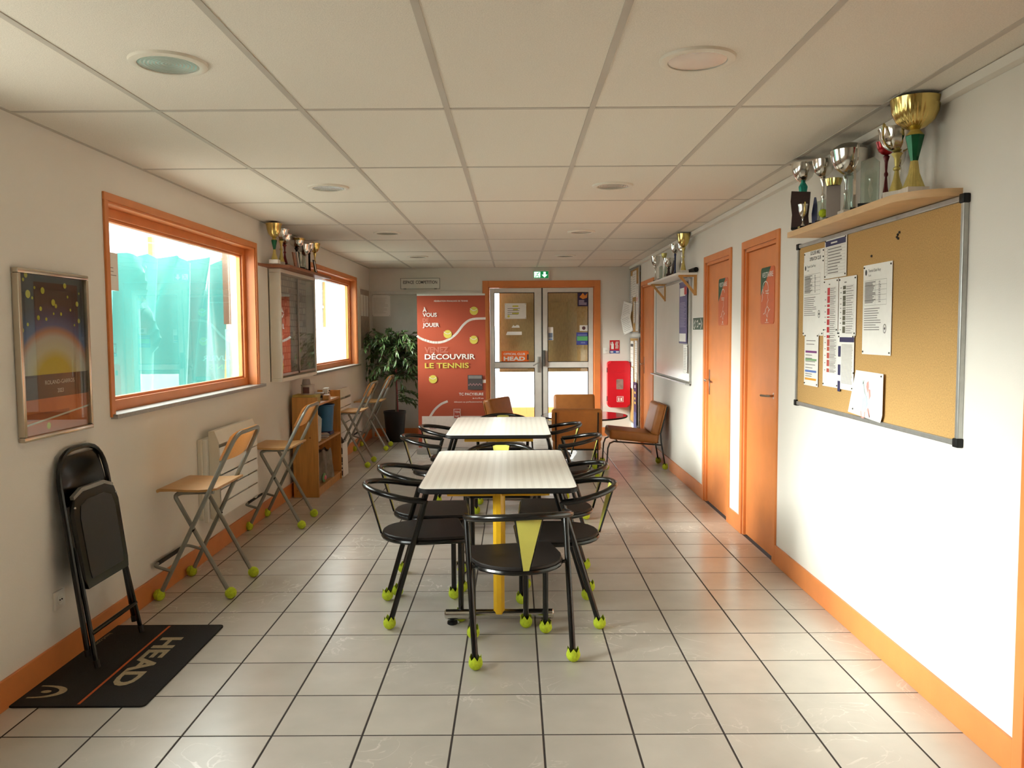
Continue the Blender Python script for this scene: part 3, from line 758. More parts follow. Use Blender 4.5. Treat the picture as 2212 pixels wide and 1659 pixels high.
for s in (-1, 1): G().sphere(lp(s*.19, .73, .04), .006, 8, 6).out('rivet', CHROME, sp_)

# ---- doormat
dm = thing('doormat', 'black doormat with pale lettering and an orange line on the floor', 'mat', (-1.805, 3.7025, 0))
MATM = mat('black_mat_pile', (26, 24, 22), .95, n=120, amp=.3, bump=.8, bscale=300)
g = G().prismz(rrect(.565, .925, .02, 3), .0005, .0085); g.out('mat', MATM, dm)
TANPR = mat('mat_tan_print', (164, 148, 118), .95, n=150, amp=.2)
def matart(name, m, fn):
    g = G(); fn(g); return g.out(name, m, dm, smooth=False, fix=False)
def mat_text(s, x, y, size, bold, width, nm, z=.0092):
    vs_, fs = text_mesh(s, bold); x0 = min(v[0] for v in vs_); x1 = max(v[0] for v in vs_); k = width/(x1-x0)
    g = G(); V = [g.bm.verts.new((x+v[1]*size, y-(v[0]-x0)*k, z)) for v in vs_]     # text runs along -Y, its top towards +X
    for f in fs: g.bm.faces.new([V[i] for i in f])
    g.out(nm, TANPR, dm, smooth=False, fix=False)
mat_text('HEAD', .042, .285, .142, .035, .56, 'lettering'); mat_text('head.com', -.262, .345, .03, .006, .155, 'small_lettering')
matart('orange_line', mat('mat_orange', (196, 92, 44), .9, n=100), lambda g: g.face([(.0, -.448, .009), (.012, -.448, .009), (.012, .445, .009), (.0, .445, .009)]))
def logo(g):
    n = 24; O = []; I = []
    for k in range(n+1):
        a = -PI/2+PI*k/n
        O.append((-.245+.135*abs(math.cos(a))**.75, -.328+.062*math.sin(a)*(1 if a > 0 else 1.02)))
        I.append((-.245+.102*abs(math.cos(a))**.95, -.328+.050*math.sin(a)*(1 if a > 0 else 1.02)))
    for k in range(n): g.face([(O[k][0], O[k][1], .0092), (O[k+1][0], O[k+1][1], .0092), (I[k+1][0], I[k+1][1], .0092), (I[k][0], I[k][1], .0092)])
    g.face([(-.195+.022*math.cos(a), -.328+.014*math.sin(a), .0092) for a in [k*PI/8 for k in range(16)]])
matart('emblem', TANPR, logo)

# ---- tan lounge chairs
def make_lounge():
    t = thing('lounge_chair', '-', 'chair', group='tan lounge chairs round the low table')
    BARM = BLACK
    for s in (-1, 1):
        f = G()
        def flat(pts, w=.013, d=.016):
            for a, b in zip(pts, pts[1:]): 
                a = Vector(a); b = Vector(b); m_ = (a+b)/2; l = (b-a).length; ang = math.atan2((b-a).z, (b-a).y)
                f.box(m_, (w, l+.01, d), rotx(ang))
        x = s*.215
        flat([(x, -.345, .03), (x, -.30, .30), (x, -.293, .40), (x, -.366, .69)])
        flat([(x, -.30, .272), (x, .22, .315)]); flat([(x, .22, .315), (x, .265, .295), (x, .285, .24), (x, .30, .03)])
        l = f.out('side_frame', BARM, t)
        for yy in (-.345, .30):
            b = link('tennis_ball', BALL, l); b.location = (x, yy, 0)
    for yy, zz in ((-.262, .30), (.18, .31)): G().box((0, yy, zz), (.43, .016, .016)).out('cross_bar', BARM, t)
    G().box((0, .0, .368), (.50, .54, .105), rotx(.11), bev=.030, seg=3).out('seat_cushion', TAN, t)
    bk = G().box((0, -.262, .555), (.52, .092, .345), rotx(.24), bev=.036, seg=3).out('back_cushion', TAN, t)
    g = G(); q = rrect(.515, .345, .045, 5); R = rotx(.24)
    A = [g.bm.verts.new(Vector((0, -.262, .555))+R @ Vector((x, -.040, z))) for x, z in q]; B = [g.bm.verts.new(Vector((0, -.262, .555))+R @ Vector((x, -.052, z))) for x, z in q]
    g._pr(A, B); g.out('back_shell', TAN, bk)
    return t
lc = make_lounge()
ll = ['tan lounge chair with its shell back turned to the white tables', 'tan lounge chair against the glazed door side, behind the low table',
      'tan lounge chair turned sideways next to the red banner', 'tan lounge chair seen from the side with its back to the right wall']
for k, (x, y, a) in enumerate([(.655, 8.66, -3), (.755, 10.03, 180), (.05, 9.72, -118), (1.305, 9.11, 90)]):
    o = lc if k == 0 else copy_tree(lc); o.location = (x, y, 0); o.rotation_euler = (0, 0, math.radians(a)); o['label'] = ll[k]

# ---- low round table
rtb = thing('round_table', 'low round burgundy table on a white trumpet base among the lounge chairs', 'table', (.80, 9.36, 0))
G().lathe([(0, .535), (.46, .535), (.485, .54), (.492, .55), (.485, .558), (0, .56)], 40).out('table_top', BURG, rtb)
G().lathe([(.492, .541), (.497, .545), (.497, .555), (.492, .558)], 40, cap=False).out('edge_band', BLACKM, rtb)
G().lathe([(.16, .03), (.13, .05), (.09, .11), (.05, .22), (.035, .34), (.04, .48), (.11, .53)], 24).out('pedestal', WHITE, rtb)
G().lathe([(.27, 0), (.27, .012), (.20, .026), (.15, .035), (0, .04)], 30).out('foot', BROWN, rtb)

# ================================================================== THINGS ON THE WALLS AND CEILING
# ---- recessed lamps
def lamp_mat():
    m = mat('ribbed_lamp_glass', (168, 172, 160), .18, .2, n=6, amp=.15)
    nt = m.node_tree; N = nt.nodes; L = nt.links
    tc = N.new('ShaderNodeTexCoord'); w = N.new('ShaderNodeTexWave'); w.wave_type = 'RINGS'; w.rings_direction = 'Z'; w.inputs['Scale'].default_value = 26
    L.new(tc.outputs['Object'], w.inputs['Vector']); b = N.new('ShaderNodeBump'); b.inputs['Strength'].default_value = .4; b.inputs['Distance'].default_value = .003
    L.new(w.outputs['Fac'], b.inputs['Height']); L.new(b.outputs[0], N['Principled BSDF'].inputs['Normal'])
    return m
LENS = lamp_mat(); REFL = mat('lamp_reflector', (190, 186, 176), .25, .6, n=8, amp=.1)
k = 0
for j, y in enumerate((2.839, 5.239, 7.639, 10.039)):
    for x, side in ((-1.172, 'window side'), (.628, 'door side')):
        t = thing('recessed_lamp', 'round recessed ceiling lamp on the %s, %s' % (side, ['level with the doormat', 'level with the large window', 'level with the display case', 'nearest the exit sign'][j]), 'lamp', (x, y, ZC), group='round recessed ceiling lamps')
        G().lathe([(.098, .001), (.100, -.008), (.112, -.011), (.126, -.006), (.129, .003)], 36, cap=False).out('ring', OFFWHITE, t)
        G().lathe([(.0, -.0015), (.06, -.0025), (.098, -.005)], 36, cap=False).out('lens', REFL if (j == 0 and x > 0) else LENS, t)

# ---- cork board with papers, right wall
def sheet(parent_name, label, wall, uc, zc, w, h, group, draw, cat='paper', lift=.004, curl=.004, tilt=0, m=PAPER, name='sheet_of_paper', x_off=None, shape=None):
    """a sheet of paper pinned on a wall; uc is its centre along the wall"""
    rz = {'R': RZ_R, 'L': RZ_L, 'B': RZ_B}[wall]
    base_ = {'R': (XR, uc, zc), 'L': (XL, uc, zc), 'B': (uc, YB, zc)}[wall]
    n = {'R': (-1, 0), 'L': (1, 0), 'B': (0, -1)}[wall]; off = x_off if x_off is not None else .03
    t = thing(name, label, cat, (base_[0]+n[0]*off, base_[1]+n[1]*off, base_[2]), rz, group)
    t.rotation_euler[1] = tilt
    pts = shape or [(-w/2, -h/2), (w/2, -h/2), (w/2, h/2), (-w/2, h/2)]
    G().prism(pts, -.0008, 0).out('sheet', m, t, smooth=False)
    a = Art(t, -.0008)
    if draw: draw(a, w, h)
    for sx in (-1, 1):
        for sz in (-1, 1):
            if random.random() < .8 and w > .12: G().sphere((sx*(w/2-.012), -.002, sz*(h/2-.012)), .0045, 8, 5).out('pin', ink(70, 66, 60), t)
    a.done()
    return t
INKC = ink(120, 114, 108); INKD = ink(60, 58, 60); INKL = ink(178, 172, 164)
def rows_art(a, x0, x1, z0, z1, n, m, name='print', h=.0035, ragged=.35, seed=0):
    r = random.Random(seed)
    for k in range(n):
        z = z1-(z1-z0)*(k+.5)/n; a.rect(name, m, x0, x1-(x1-x0)*ragged*r.random(), z-h/2, z+h/2)
def table_art(a, x0, x1, z0, z1, nr, nc, m, name='ruling', lw=.0012):
    for k in range(nr+1):
        z = z0+(z1-z0)*k/nr; a.rect(name, m, x0, x1, z-lw/2, z+lw/2)
    for k in range(nc+1):
        x = x0+(x1-x0)*k/nc; a.rect(name, m, x-lw/2, x+lw/2, z0, z1)
cb = thing('cork_board', 'large cork board in an aluminium frame on the right wall', 'board', (XR, 3.98, 1.0795), RZ_R)
cw, ch = 1.80, .945
G().bx(-cw/2+.01, cw/2-.01, -.012, -.001, .01, ch-.01).out('cork_panel', CORK, cb, smooth=False)
for q in rails(-cw/2, cw/2, 0, ch, .022): G().bx(q[0], q[1], -.022, -.0005, q[2], q[3], bev=.004).out('frame_rail', ALU, cb, smooth=False)
for sx in (-1, 1):
    for z in (0, ch): G().box((sx*(cw/2-.012), -.013, z+(.012 if z == 0 else -.012)), (.036, .028, .036), bev=.006).out('corner_cap', BLACKM, cb)
for (x, z) in ((.36, .86), (.375, .868), (.352, .85), (.365, .842), (.10, .79)): G().sphere((x, -.014, z), .006, 8, 6).out('push_pin', mat('dark_pin', (52, 46, 40), .4, n=9), cb)
def R_(y0, y1): return (y0+y1)/2, abs(y0-y1)
GP = 'papers on the cork board'
def price_art(a, w, h):
    a.disc('logo', INKD, -w/2+.03, h/2-.035, .014, 14, .75); a.text('heading', INKD, 'Tennis Club Pacy', -w/2+.055, h/2-.035, .019); a.text('heading', INKD, 'Tarifs', -w/2+.055, h/2-.055, .013)
    table_art(a, -w/2+.02, w/2-.05, .02, h/2-.075, 5, 2, INKC); rows_art(a, -w/2+.025, -.01, .03, h/2-.08, 16, INKC, seed=1, h=.004)
    rows_art(a, .02, .045, .03, h/2-.08, 12, INKC, seed=2); rows_art(a, -w/2+.02, w/2-.1, -.10, .01, 10, INKC, seed=3)
    a.stroke('stamp', INKD, [(w/2-.06+.014*math.cos(k*PI/6), -.09+.02*math.sin(k*PI/6)) for k in range(13)], .003); a.disc('stamp', INKD, w/2-.06, -.09, .006, 8)
def sched_art(head):
    def f(a, w, h):
        a.rect('title_bar', head, -w/2+.012, w/2-.012, h/2-.042, h/2-.012); rows_art(a, -.06, .06, h/2-.034, h/2-.02, 1, PAPER, 'title', .008)
        rows_art(a, -w/2+.05, w/2-.05, -h/2+.02, h/2-.05, 9, INKC, seed=4, h=.005); table_art(a, -w/2+.015, w/2-.015, -h/2+.02, h/2-.05, 9, 1, INKL)
        a.rect('column', INKC, -w/2+.04, -w/2+.043, -h/2+.02, h/2-.05)
    return f
def block_art(c, gaps):
    def f(a, w, h):
        rows_art(a, -w/2+.07, -.0, h/2-.035, h/2-.02, 1, INKC, h=.006); z = h/2-.045
        for q, (hh, gp) in enumerate(gaps):
            a.rect('colour_block', c, -w/2+.055, -w/2+.09, z-hh, z); rows_art(a, -w/2+.02, -w/2+.045, z-hh*.6, z-hh*.4, 1, INKC, h=.004); z -= hh+gp
        table_art(a, -w/2+.092, w/2-.025, z, h/2-.045, 22, 4, INKL); rows_art(a, -w/2+.095, w/2-.03, z, h/2-.045, 26, INKL, seed=8, h=.003)
    return f
def bands_art(a, w, h):
    rows_art(a, -w/2+.03, w/2-.03, h/2-.07, h/2-.03, 2, INKC, seed=3, h=.004)
    for z, c in ((.045, ink(120, 50, 120)), (.0, ink(130, 170, 120)), (-.065, ink(90, 120, 190)), (-.11, ink(225, 160, 50))): a.rect('colour_band#%d' % int(1000*z+200), c, -w/2+.02, w/2-.02, z-.006, z+.006)
    rows_art(a, -w/2+.02, w/2-.04, -.055, .035, 5, INKC, seed=2, h=.004); rows_art(a, -w/2+.02, w/2-.06, -.10, -.075, 2, INKC, seed=5, h=.004)
def navy_art(a, w, h):
    nv = ink(48, 44, 84); a.rect('title_bar', nv, -w/2+.02, w/2, h/2-.04, h/2-.015)
    for z in (.06, -.035, -.12): a.rect('side_label', nv, -w/2+.005, -w/2+.038, z-.035, z+.02)
    rows_art(a, -w/2+.05, w/2-.01, -h/2+.03, h/2-.05, 30, INKL, seed=6, h=.004, ragged=.1)
def title_art(a, w, h):
    a.text('heading', INKD, 'GOLDEN MILE', .02, .006, .028, bold=.02, align='C', width=.15); a.text('heading', INKD, 'OPERATION CLUB', .02, -.026, .028, bold=.02, align='C', width=.17)
def doodle_art(a, w, h):
    rd, bl, gr = ink(218, 150, 142), ink(184, 216, 222), ink(184, 204, 206)
    a.poly('crayon_red', rd, [(.0, .05), (.02, .06), (.025, .03), (.012, .0), (-.005, .03)]); a.poly('crayon_red', rd, [(.02, .02), (.04, .02), (.045, -.01), (.03, -.03)])
    a.poly('crayon_blue', bl, [(-.045, -.03), (.0, -.01), (.015, -.05), (-.01, -.085), (-.055, -.085)]); a.stroke('crayon_line', gr, [(-.05, .06), (-.035, .045), (-.02, .0), (.0, -.02)], .006)
    a.stroke('crayon_line', gr, [(-.055, .03), (-.04, .045), (-.03, .06)], .004); a.stroke('crayon_red_line', rd, [(-.06, -.09), (-.05, -.12), (-.02, -.12), (-.012, -.09)], .005); a.stroke('crayon_red_line', rd, [(.02, -.07), (.04, -.11), (.012, -.075)], .006)
c, w = R_(4.776, 4.466); sheet('p', 'white strip with a two-line bold heading at the board edge', 'R', c, 1.94, w, .058, GP, title_art, x_off=.014)
c, w = R_(4.775, 4.463); sheet('p', 'tall price list under the two-line heading strip', 'R', c, 1.702, w, .42, GP, price_art, x_off=.0155)
c, w = R_(4.454, 4.162); sheet('p', 'timetable sheet with a navy title bar pinned highest', 'R', c, 1.903, w, .212, GP, sched_art(ink(48, 48, 88)), x_off=.017)
c, w = R_(4.455, 4.256); sheet('p', 'list with bright red blocks under the navy-titled timetable', 'R', c, 1.652, w, .281, GP, block_art(ink(186, 48, 52), [(.04, .004), (.036, .008), (.014, .008), (.034, .008), (.008, .008), (.03, .01), (.03, .014), (.016, .0)]), x_off=.0185)
c, w = R_(4.252, 4.036); sheet('p', 'list with olive-grey blocks beside the bright red list', 'R', c, 1.643, w, .298, GP, block_art(ink(92, 88, 68), [(.018, .006), (.018, .008), (.026, .002), (.026, .006), (.006, .004), (.028, .004), (.024, .004), (.018, .008), (.034, .012), (.022, .006), (.024, .0)]), x_off=.0165)
c, w = R_(4.737, 4.522); sheet('p', 'narrow sheet with purple, green, blue and yellow bands', 'R', c, 1.355, w, .296, GP, bands_art, x_off=.0175)
c, w = R_(4.459, 4.246); sheet('p', 'list with dull red blocks low on the cork board', 'R', c, 1.369, w, .298, GP, block_art(ink(184, 84, 70), [(.036, .004), (.022, .01), (.03, .008), (.034, .012), (.02, 0)]), x_off=.0145)
c, w = R_(4.244, 4.044); sheet('p', 'dense list with navy side labels low on the board', 'R', c, 1.36, w, .282, GP, navy_art, x_off=.019)
c, w = R_(3.957, 3.656); sheet('p', 'tall price list pinned alone in the middle of the cork', 'R', c, 1.618, w, .423, GP, price_art, x_off=.0165)
sheet('p', 'crayon drawing on white paper at the bottom of the cork board', 'R', 3.872, 1.222, .33, .2, GP, doodle_art, x_off=.026, name='crayon_drawing', cat='drawing', shape=[(-.213, -.108), (.15, -.125), (.168, -.09), (.171, .10), (-.127, .105)])

# ---- shelf above the cork board
sh = thing('trophy_shelf', 'pale wooden shelf with rounded ends above the cork board', 'shelf', (XR, 3.82, 2.045), RZ_R)
pl = [(-.70, 0), (-.70, -.20), (.50, -.20)] + [(.50+.19*math.sin(a), -.02-.18*math.cos(a)) for a in [k*PI/16 for k in range(1, 9)]] + [(.69, 0)]
g = G().prismz(pl, -.018, .012); g.out('plank', LIGHTWOOD, sh)
ST1 = 2.0575

# ---- trophies
def block(t, w, d, h, m, z0=0, plate=None):
    o = G().bx(-w/2, w/2, -d/2, d/2, z0, z0+h, bev=.002).out('base', m, t, smooth=False)
    if plate: G().bx(-w*.32, w*.32, -d/2-.0015, -d/2, z0+h*.2, z0+h*.8).out('plaque', plate, o, smooth=False)
def cup(label, loc, H, R, bowl, stem, base_m, group, bowl_h=.3, base_h=.03, base_w=.06, prof='goblet', rim=0, flute=None, handles=None, rz=0, lid=None, skirt=None, name='trophy_cup'):
    t = thing(name, label, 'trophy', loc, rz, group)
    block(t, base_w, base_w, base_h, base_m, plate=GOLDM if base_m in (BLACKM,) else None)
    zb = H*(1-bowl_h)
    if prof == 'cone':      # wide-topped cone over a flared skirt
        zm = base_h+(zb-base_h)*.47
        G().lathe([(R*.46, base_h), (R*.42, base_h+.006), (R*.22, base_h+(zm-base_h)*.55), (R*.15, zm)], 20, flute=(20, .03, 0, 9)).out('skirt', skirt or GOLDM, t)
        G().lathe([(R*.16, zm), (R*.40, zm+(zb-zm)*.80), (R*.36, zm+(zb-zm)*.83)], 8).out('stem', stem, t, smooth=False)
        G().lathe([(R*.37, zm+(zb-zm)*.82), (R*.34, zm+(zb-zm)*.86), (R*.17, zb+.002)], 20).out('collar', skirt or GOLDM, t)
    elif prof == 'column':
        G().lathe([(R*.30, base_h), (R*.26, base_h+.01), (R*.2, base_h+.03), (R*.2, zb-.02), (R*.28, zb-.008), (R*.2, zb)], 14, flute=(14, .05, 0, 9)).out('stem', stem, t)
    else:
        zz = base_h; d = zb-base_h
        G().lathe([(R*.42, zz), (R*.40, zz+.006), (R*.2, zz+d*.3), (R*.11, zz+d*.52), (R*.2, zz+d*.56), (R*.2, zz+d*.60), (R*.11, zz+d*.64), (R*.16, zz+d*.85), (R*.32, zb-.006), (R*.18, zb)], 18).out('stem', stem, t)
    hb = H-zb; P = [(R*.16, zb), (R*.45, zb+hb*.10), (R*.75, zb+hb*.30), (R*.92, zb+hb*.58), (R*.97, zb+hb*.80), (R*(1+rim), H), (R*(.97+rim), H-.002), (R*.92, zb+hb*.80), (R*.7, zb+hb*.36), (0, zb+hb*.2)]
    b = G().lathe(P, 32, flute=(flute[0], flute[1], zb+hb*.05, zb+hb*.75) if flute else None).out('bowl', bowl, t)
    if lid: G().lathe([(R*.98, H), (R*.9, H+.012), (R*.5, H+.032), (R*.08, H+.04), (0, H+.041)], 24).out('lid', lid, t)
    if handles:
        for s in (-1, 1):
            G().tube(fillet([(s*R*.6, 0, zb+hb*.1), (s*R*1.25, 0, zb+hb*.35), (s*R*1.22, 0, H+hb*.15), (s*R*1.02, 0, H-.004)], .03, 4), .004, 6).out('handle', handles, t)
    return t
def glass_plaque(label, loc, w, h, group, rz=0, tilt=0, m=CRYSTAL, base_m=BLACKM, th=.012, name='glass_trophy', figure=None):
    t = thing(name, label, 'trophy', loc, rz, group)
    block(t, w+.014, .045, .016, base_m)
    G().prism([(-w/2, .016), (w/2, .016), (w/2, h*.9), (w*.2, h), (-w/2, h*.93)], -th/2, th/2).out('slab', m, t, smooth=False)
    if figure: figure(t)
    return t
G1 = 'trophies on the shelf above the cork board'
def S1(y, x): return (x, y, ST1)
RS = RZ_R
cup('tall trophy with a fluted gold bowl, green cone and gold skirt beside the wall', S1(3.30, 1.595), .375, .092, GOLD, GREENM, MARBLE, G1, .32, .028, .085, 'cone', .03, (30, .022), rz=RS)
cup('trophy with a wavy silver bowl and gold handle next to the gold bowl trophy', S1(3.46, 1.60), .30, .072, SILVER, GOLDM, MARBLE, G1, .32, .04, .075, 'goblet', .06, (9, .05), handles=GOLD, rz=.5)
cup('slim silver column trophy behind the wavy silver bowl', S1(3.56, 1.66), .235, .024, SILVER, SILVER, MARBLE, G1, .3, .02, .045, 'column', .05)
cup('trophy with a red and silver bowl on a dark red stem', S1(3.635, 1.635), .285, .043, REDM, DRED, BLACKM, G1, .2, .03, .05, 'goblet', .04)
glass_plaque('thick clear glass slab trophy beside the red bowl trophy', S1(3.60, 1.55), .075, .212, G1, RS+1.0, m=CRYSTAL)
def fig(t): G().lathe([(.012, .03), (.006, .06), (.014, .10), (.008, .13), (.011, .15), (0, .165)], 10).out('figure', SILVER, t)
glass_plaque('clear glass trophy with a small silver figure inside', S1(3.765, 1.625), .05, .20, G1, RS+1.1, figure=fig)
t = thing('curved_trophy', 'curved blue and silver metal trophy blade on a black base', 'trophy', S1(3.73, 1.54), RS-.4, G1); block(t, .05, .04, .014, BLACKM)
g = G(); g.prism([(-.02, .014), (.012, .014), (.022, .07), (.018, .13), (.0, .18), (-.012, .19), (.0, .13), (-.006, .07)], -.006, .002); g.out('blade', NAVY, t, smooth=False)
G().prism([(.012, .014), (.02, .014), (.03, .07), (.026, .13), (.006, .185), (.0, .18), (.018, .13), (.022, .07)], -.007, .003).out('edge', SILVER, t, smooth=False)
cup('large silver bowl trophy with a domed lid and tall handles on a crystal column', S1(3.95, 1.60), .315, .085, SILVER, CRYSTAL, MARBLE, G1, .36, .035, .075, 'column', .03, None, handles=SILVER, rz=RS, lid=mat('dull_pewter', (150, 146, 136), .4, .5, n=9))
t = thing('award_plate', 'grey award plate with a gold fluted crown', 'trophy', S1(4.02, 1.555), RS+1.1, G1); block(t, .06, .035, .012, BLACKM)
G().bx(-.032, .032, -.006, .006, .012, .165, bev=.002).out('plate', mat('grey_plate', (158, 148, 142), .4, n=9), t, smooth=False)
G().lathe([(.03, .165), (.036, .185), (.038, .198), (0, .2)], 20, flute=(14, .05, 0, 9)).out('crown', GOLD, t)
cup('small silver bowl trophy hidden behind the large silver bowl', S1(4.12, 1.655), .31, .05, SILVER, SILVER, BLACKM, G1, .25, .025, .05, 'goblet', .03)
def tb(t):
    b = G().sphere((0, -.016, .05), .021, 12, 8).out('tennis_ball', FELT, t)
glass_plaque('glass award with a small yellow ball mounted on it', S1(4.155, 1.56), .06, .12, G1, RS+1.0, figure=tb)
cup('tall silver goblet trophy beside the glass award with the yellow ball', S1(4.30, 1.61), .345, .056, SILVER, SILVER, MARBLE, G1, .26, .03, .06, 'goblet', .02, None)
t = thing('racket_award', 'dark blue pointed award standing beside the brown plaque', 'trophy', S1(4.37, 1.595), RS+1.0, G1); block(t, .05, .035, .012, BLACKM)
G().prism([(-.014, .012), (.014, .012), (.018, .08), (.004, .165), (-.004, .165), (-.016, .08)], -.006, .006).out('blade', NAVY, t, smooth=False)
cup('silver bowl trophy on a fluted teal stem behind the brown plaque', S1(4.462, 1.562), .36, .062, SILVER, TEAL, BLACKM, G1, .28, .03, .06, 'cone', .0, (5, .04), skirt=TEAL)
t = thing('award_plaque', 'dark brown wavy wooden plaque at the far end of the shelf', 'trophy', S1(4.40, 1.528), RS+1.15, G1); block(t, .09, .05, .012, BLACKM)
G().prism([(-.046, .012), (.046, .012), (.040, .07), (.046, .13), (.05, .195), (-.046, .205), (-.05, .15), (-.042, .08)], -.007, .007).out('board', BROWN, t, smooth=False)
cup('tiny silver handled cup in front of the brown wooden plaque', S1(4.345, 1.522), .125, .024, SILVER, SILVER, BLACKM, G1, .55, .012, .04, 'goblet', .1, None, handles=GOLD, rz=RS)

# ---- whiteboard, direction sign, door signs
wb = thing('whiteboard', 'blank whiteboard in an aluminium frame between two orange doors', 'board', (XR, 8.785, 1.01), RZ_R)
G().bx(-.945, .945, -.012, -.001, .01, 1.01).out('panel', mat('whiteboard_enamel', (218, 214, 204), .18, n=3, amp=.04), wb, smooth=False)
for q in rails(-.955, .955, 0, 1.022, .02): G().bx(q[0], q[1], -.02, -.0005, q[2], q[3], bev=.003).out('frame_rail', ALU, wb, smooth=False)
G().bx(-1.06, .96, -.06, -.02, -.008, .006, bev=.002).out('pen_tray', ALU, wb, smooth=False)
def purple_art(a, w, h):
    a.rect('masthead', PAPER, -w/2+.03, w/2-.08, h/2-.14, h/2-.06); a.rect('red_label', ink(190, 60, 60), w/2-.13, w/2-.02, h/2-.13, h/2-.05)
    rows_art(a, -w/2+.04, w/2-.04, -h/2+.16, h/2-.2, 16, ink(148, 142, 172), seed=9, h=.008); a.rect('footer', PAPER, -w/2+.02, w/2-.04, -h/2+.02, -h/2+.1)
sheet('p', 'tall purple poster hung at the edge of the whiteboard', 'R', 8.12, 1.70, .37, .61, None, purple_art, m=ink(104, 98, 136), name='poster', cat='poster', x_off=.025)
sheet('p', 'narrow white list taped under the purple poster', 'R', 8.0, 1.245, .19, .28, None, lambda a, w, h: rows_art(a, -w/2+.02, w/2-.03, -h/2+.03, h/2-.03, 14, INKC, seed=4), x_off=.025)
ds = thing('direction_sign', 'small green sign with white arrow between whiteboard and orange door', 'sign', (XR, 7.545, 1.585), RZ_R)
G().bx(-.21, .21, -.006, 0, -.062, .062, bev=.002).out('plate', mat('sign_green', (58, 84, 66), .4, n=6), ds, smooth=False)
a = Art(ds, -.006); a.rect('border', WHITE, -.21, .21, -.062, -.054); a.rect('border', WHITE, -.21, .21, .056, .062)
a.stroke('symbol', WHITE, [(-.17, .04), (-.17, -.03), (-.14, -.045), (-.12, -.02)], .012); a.stroke('symbol', WHITE, [(-.16, .0), (-.10, .035), (-.09, -.03)], .010)
a.stroke('symbol', WHITE, [(-.05, .02), (.0, .03), (.01, -.02), (-.03, -.03)], .012); a.stroke('symbol', WHITE, [(.04, 0), (.11, 0)], .016); a.stroke('symbol', WHITE, [(.11, .045), (.16, 0), (.11, -.045)], .016); a.done()
def vest(label, y, kind):
    t = thing('door_sign', label, 'sign', (XR+.018, y, 1.565), RZ_R, 'changing room signs on the orange doors')
    w, h, r = .30, .385, .03
    G().prism([(x, z+h/2) for x, z in rrect(w, h, r, 4)], -.003, 0).out('plate', ink(206, 98, 44, .4), t, smooth=False)
    a = Art(t, -.003); gq = ink(44, 84, 60)
    P = [(-w/2, h-.19)] + [(-w/2+r-r*math.cos(q), h-r+r*math.sin(q)) for q in [k*PI/8 for k in range(5)]] + [(.07, h)]
    a.poly('green_corner', gq, P); a.text('lettering', WHITE, 'VESTIAIRE', 0, h-.068, .05, align='C', width=.24, bold=.006)
    if kind:
        a.stroke('figure', WHITE, [(-.04+.06*math.cos(q), .245+.045*math.sin(q)) for q in [-.6+k*.33 for k in range(15)]], .007)
        a.stroke('figure', WHITE, [(-.09, .26), (-.12, .22), (-.10, .185), (-.12, .155)], .007); a.stroke('figure', WHITE, [(-.04, .225), (.02, .222), (.03, .23)], .006); a.stroke('figure', WHITE, [(-.03, .21), (.03, .207)], .006)
    else:
        a.stroke('figure', WHITE, [(-.0+.055*math.cos(q), .255+.04*math.sin(q)) for q in [.3+k*.33 for k in range(10)]], .007); a.stroke('figure', WHITE, [(-.05, .225), (.04, .222)], .006); a.stroke('figure', WHITE, [(-.045, .21), (.035, .207)], .006)
    a.stroke('figure', WHITE, [(.02, .205), (.012, .18), (.024, .16), (.0, .14), (.004, .12), (-.03, .10), (-.05, .075), (-.08, .068)], .005)
    a.stroke('figure', WHITE, [(.004, .12), (.035, .105), (.03, .085), (.065, .10)], .005); a.stroke('figure', WHITE, [(-.03, .10), (-.02, .07), (.01, .045), (.02, .075), (.03, .085)], .005)
    a.rect('mark', WHITE, -.01, .01, .018, .036); a.rect('mark', WHITE, -.04, .04, .009, .0115); a.done()
vest('orange VESTIAIRE sign with a cap and ponytail drawing, door beside the cork board', 5.555, 1)
vest('orange VESTIAIRE sign with a short hair drawing, door beside the whiteboard', 6.73, 0)

# ---- second trophy shelf
s2 = thing('bracket_shelf', 'white shelf on pine brackets above the whiteboard', 'shelf', (XR, 8.42, 2.05), RZ_R)
G().bx(-.86, .82, -.19, -.001, -.01, .01, bev=.002).out('plank', WHITE, s2, smooth=False)
for x in (-.72, .78):
    b = G().bx(x-.012, x+.012, -.17, -.001, -.028, -.01).bx(x-.012, x+.012, -.026, -.001, -.20, -.028).out('bracket', PINEB, s2, smooth=False)
    G().prismx([(-.165, -.028), (-.135, -.028), (-.026, -.155), (-.026, -.19)], x-.010, x+.010).out('brace', PINEB, b, smooth=False)
G2 = 'trophies on the shelf above the whiteboard'; ST2 = 2.0605
def S2(y, x): return (x, y, ST2)
cup('tall gold goblet trophy nearest the orange door', S2(7.76, 1.60), .372, .061, GOLD, GOLDM, MARBLE, G2, .34, .03, .085, 'goblet', .03)
cup('silver bowl trophy behind the tall gold goblet', S2(7.95, 1.625), .30, .04, SILVER, SILVER, MARBLE, G2, .3, .05, .06, 'goblet', .1, (6, .06), handles=SILVER, rz=RS)
cup('silver bowl trophy on a navy fluted stem', S2(8.21, 1.61), .325, .042, SILVER, NAVY, BROWN, G2, .3, .03, .05, 'column', .12, (6, .06))
cup('wide silver bowl trophy with wooden base', S2(8.20, 1.545), .185, .05, SILVER, BROWN, BROWN, G2, .5, .03, .055, 'column', .05)
t = thing('framed_award', 'small framed photograph leaning on the white shelf', 'frame', S2(8.42, 1.555), RS, G2)
R = rotx(-.16)
def tilted(g, x0, x1, z0, z1, y0, y1): g.box(R @ Vector(((x0+x1)/2, (y0+y1)/2, (z0+z1)/2))+Vector((0, 0, .002)), (x1-x0, y1-y0, z1-z0), R)
g = G()
